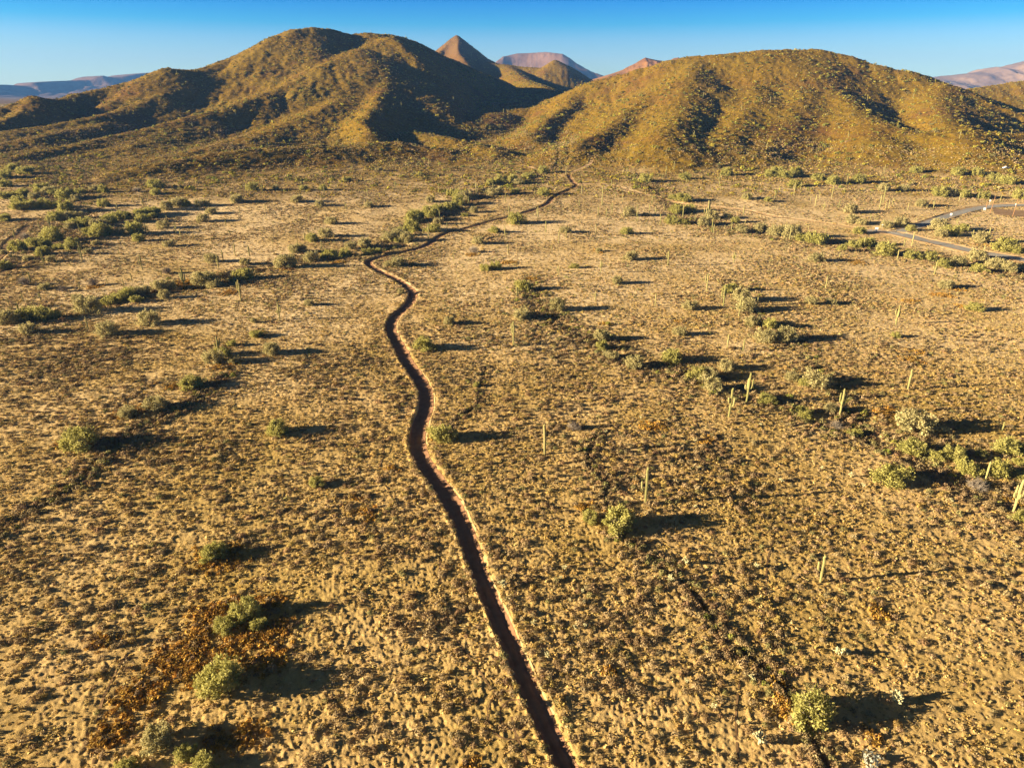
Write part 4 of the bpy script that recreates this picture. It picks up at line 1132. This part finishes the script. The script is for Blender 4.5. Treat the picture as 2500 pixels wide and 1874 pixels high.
(x, y), = hit([1600 + 1300 * .40687], [1300 + 1370 * .40687]); o.location = (x, y, float(H(x, y)[0]) - .05); o.scale = (1.0, 1.0, 1.0)
o['label'] = 'rounded blue-grey bush at the bottom edge right of centre'; o['category'] = 'shrub'

# ------------------------------------------------------------------ signs, poles and the parked car
def at(px, py):
    (x, y), = hit([px], [py]); return x, y, float(H(x, y)[0])
def root(name, loc, label, cat, rz=0, group=None):
    o = bpy.data.objects.new(name, None); COL.objects.link(o); o.location = loc; o.rotation_euler.z = rz
    o['label'] = label; o['category'] = cat
    if group: o['group'] = group
    return o
def sign(px, py, label, post_h, bw, bh, rz=0.0, extra=False, name='road_sign', posts=1):
    r = root(name, at(px, py), label, 'sign', rz)
    if posts == 1: link('post', mesh_vf('post', tube([(0, 0, -.2), (0, 0, post_h)], [.05, .05], 8), M['steel']), r)
    else:
        for s in (-.35, .35): link('post', mesh_vf('post', tube([(s * bw, 0, -.2), (s * bw, 0, post_h)], [.05, .05], 8), M['steel']), r)
    link('sign_board', mesh_vf('sign_board', box(0, -.08, post_h + bh * .5 - .35, bw, .05, bh, .02), M['white']), r)
    if extra: link('sub_plate', mesh_vf('sub_plate', box(0, -.08, post_h - .35 - .33, bw * .55, .04, .5, .015), M['white']), r)
sign(2138.5, 567, 'white sign board with a smaller plate below where the dirt track meets the paved road', 1.7, 1.4, 1.15, -.3, True)
sign(2152.5, 559, 'thin post with a narrow white top behind the large white sign', 2.2, .75, .3, -.3)
sign(2321, 528, 'small white sign on the right side of the paved branch road', 1.0, .95, 1.1, -.4)
sign(2402.5, 516, 'low white sign board beside the paler wooden pole at the gravel lot', 1.1, 1.15, 1.1, -.4, posts=2)
sign(2414, 503, 'white sign standing highest beyond the paved branch road', 3.0, .8, .9, -.4)
sign(2478, 507, 'small white sign close behind the rightmost wooden pole', 1.8, .6, .8, -.4)
def pole(px, py, ytop, label, lean):
    x, y, z = at(px, py); dx, dy, dz = ray(px, ytop); h = CAM_H + dz * y / dy - z
    r = root('utility_pole', (x, y, z), label, 'pole', 0, 'wooden poles at the gravel lot')
    link('shaft', mesh_vf('shaft', tube([(0, 0, -.3), (lean * .5, 0, h * .5), (lean, 0, h)], [.17, .145, .12], 10), M['wood']), r)
    link('crossarm', mesh_vf('crossarm', box(lean * .92, 0, h * .93, 1.1, .1, .12, .01), M['wood']), r)
pole(2406, 511, 491, 'shortest pale wooden pole beside the low white sign', .1)
pole(2417, 521, 480, 'tall brown wooden pole with a bush at its foot', .5)
pole(2472, 529, 484, 'brown wooden pole nearest the right edge of the gravel lot', .4)

def car(px, py):
    x, y, z = at(px, py)
    r = root('parked_car', (x, y, z), 'white car half hidden among green bushes near the right edge', 'car', .15)
    prof = [(-2.2, .45), (-2.25, .8), (-2.0, .98), (-1.2, 1.05), (-.75, 1.5), (.75, 1.52), (1.35, 1.05), (2.05, .95), (2.25, .75), (2.25, .45)]
    V, Fc = [], []
    for s in (-.86, -.80, .80, .86):
        ins = .0 if abs(s) > .83 else .03
        for a, b in prof: V.append((a, s * (1 - .12 * max(0, b - 1.0) / .5), b + ins))
    n = len(prof)
    for i in range(3):
        for k in range(n): Fc.append((i * n + k, i * n + (k + 1) % n, (i + 1) * n + (k + 1) % n, (i + 1) * n + k))
    Fc.append(tuple(range(n))[::-1]); Fc.append(tuple(range(3 * n, 4 * n)))
    link('body', mesh_vf('body', (V, Fc), M['white']), r)
    for s in (-1, 1):
        for (xa, xb, ya, yb) in ((-1.05, -.05, -.70, -.05), (.05, 1.15, .05, .68)):
            Vw = [(xa, s * .868, 1.08), (xb, s * .868, 1.08), (yb, s * .79, 1.44), (ya, s * .79, 1.44)]
            Vw += [(a, b + s * .02, c) for a, b, c in Vw]
            link('side_window', mesh_vf('side_window', (Vw, [(0, 1, 2, 3), (7, 6, 5, 4), (0, 1, 5, 4), (1, 2, 6, 5), (2, 3, 7, 6), (3, 0, 4, 7)]), M['glass']), r)
    link('windscreen', mesh_vf('windscreen', ([(1.37, -.68, 1.09), (1.37, .68, 1.09), (.83, .62, 1.53), (.83, -.62, 1.53), (1.35, -.68, 1.05), (1.35, .68, 1.05), (.8, .62, 1.5), (.8, -.62, 1.5)], [(0, 1, 2, 3), (7, 6, 5, 4), (0, 4, 5, 1), (1, 5, 6, 2), (2, 6, 7, 3), (3, 7, 4, 0)]), M['glass']), r)
    for sx in (-1.4, 1.4):
        for sy in (-.82, .82):
            w = link('wheel', mesh_vf('wheel', tube([(sx, sy - .12, .34), (sx, sy - .1, .34), (sx, sy + .1, .34), (sx, sy + .12, .34)], [.28, .34, .34, .28], 20), M['rubber']), r)
            link('rim', mesh_vf('rim', tube([(sx, sy + math.copysign(.115, sy), .34), (sx, sy + math.copysign(.14, sy), .34)], [.2, .17], 14), M['steel']), w)
    for sy in (-.62, .62): link('headlight', mesh_vf('headlight', box(2.24, sy, .78, .06, .32, .14, .015), M['lamp']), r)
car(2456, 412)

# ------------------------------------------------------------------ air
hm = bpy.data.materials.new('haze'); hm.use_nodes = True
nt = hm.node_tree
nt.nodes.remove(nt.nodes['Principled BSDF'])
pv = nt.nodes.new('ShaderNodeVolumePrincipled')
pv.inputs['Color'].default_value = (0.13, 0.36, 1.0, 1)
pv.inputs['Density'].default_value = 6.5e-5
nt.links.new(pv.outputs[0], nt.nodes['Material Output'].inputs['Volume'])
link('haze', mesh_vf('haze', box(0, 0, 248, 19000, 19000, 504), hm), kind='stuff')
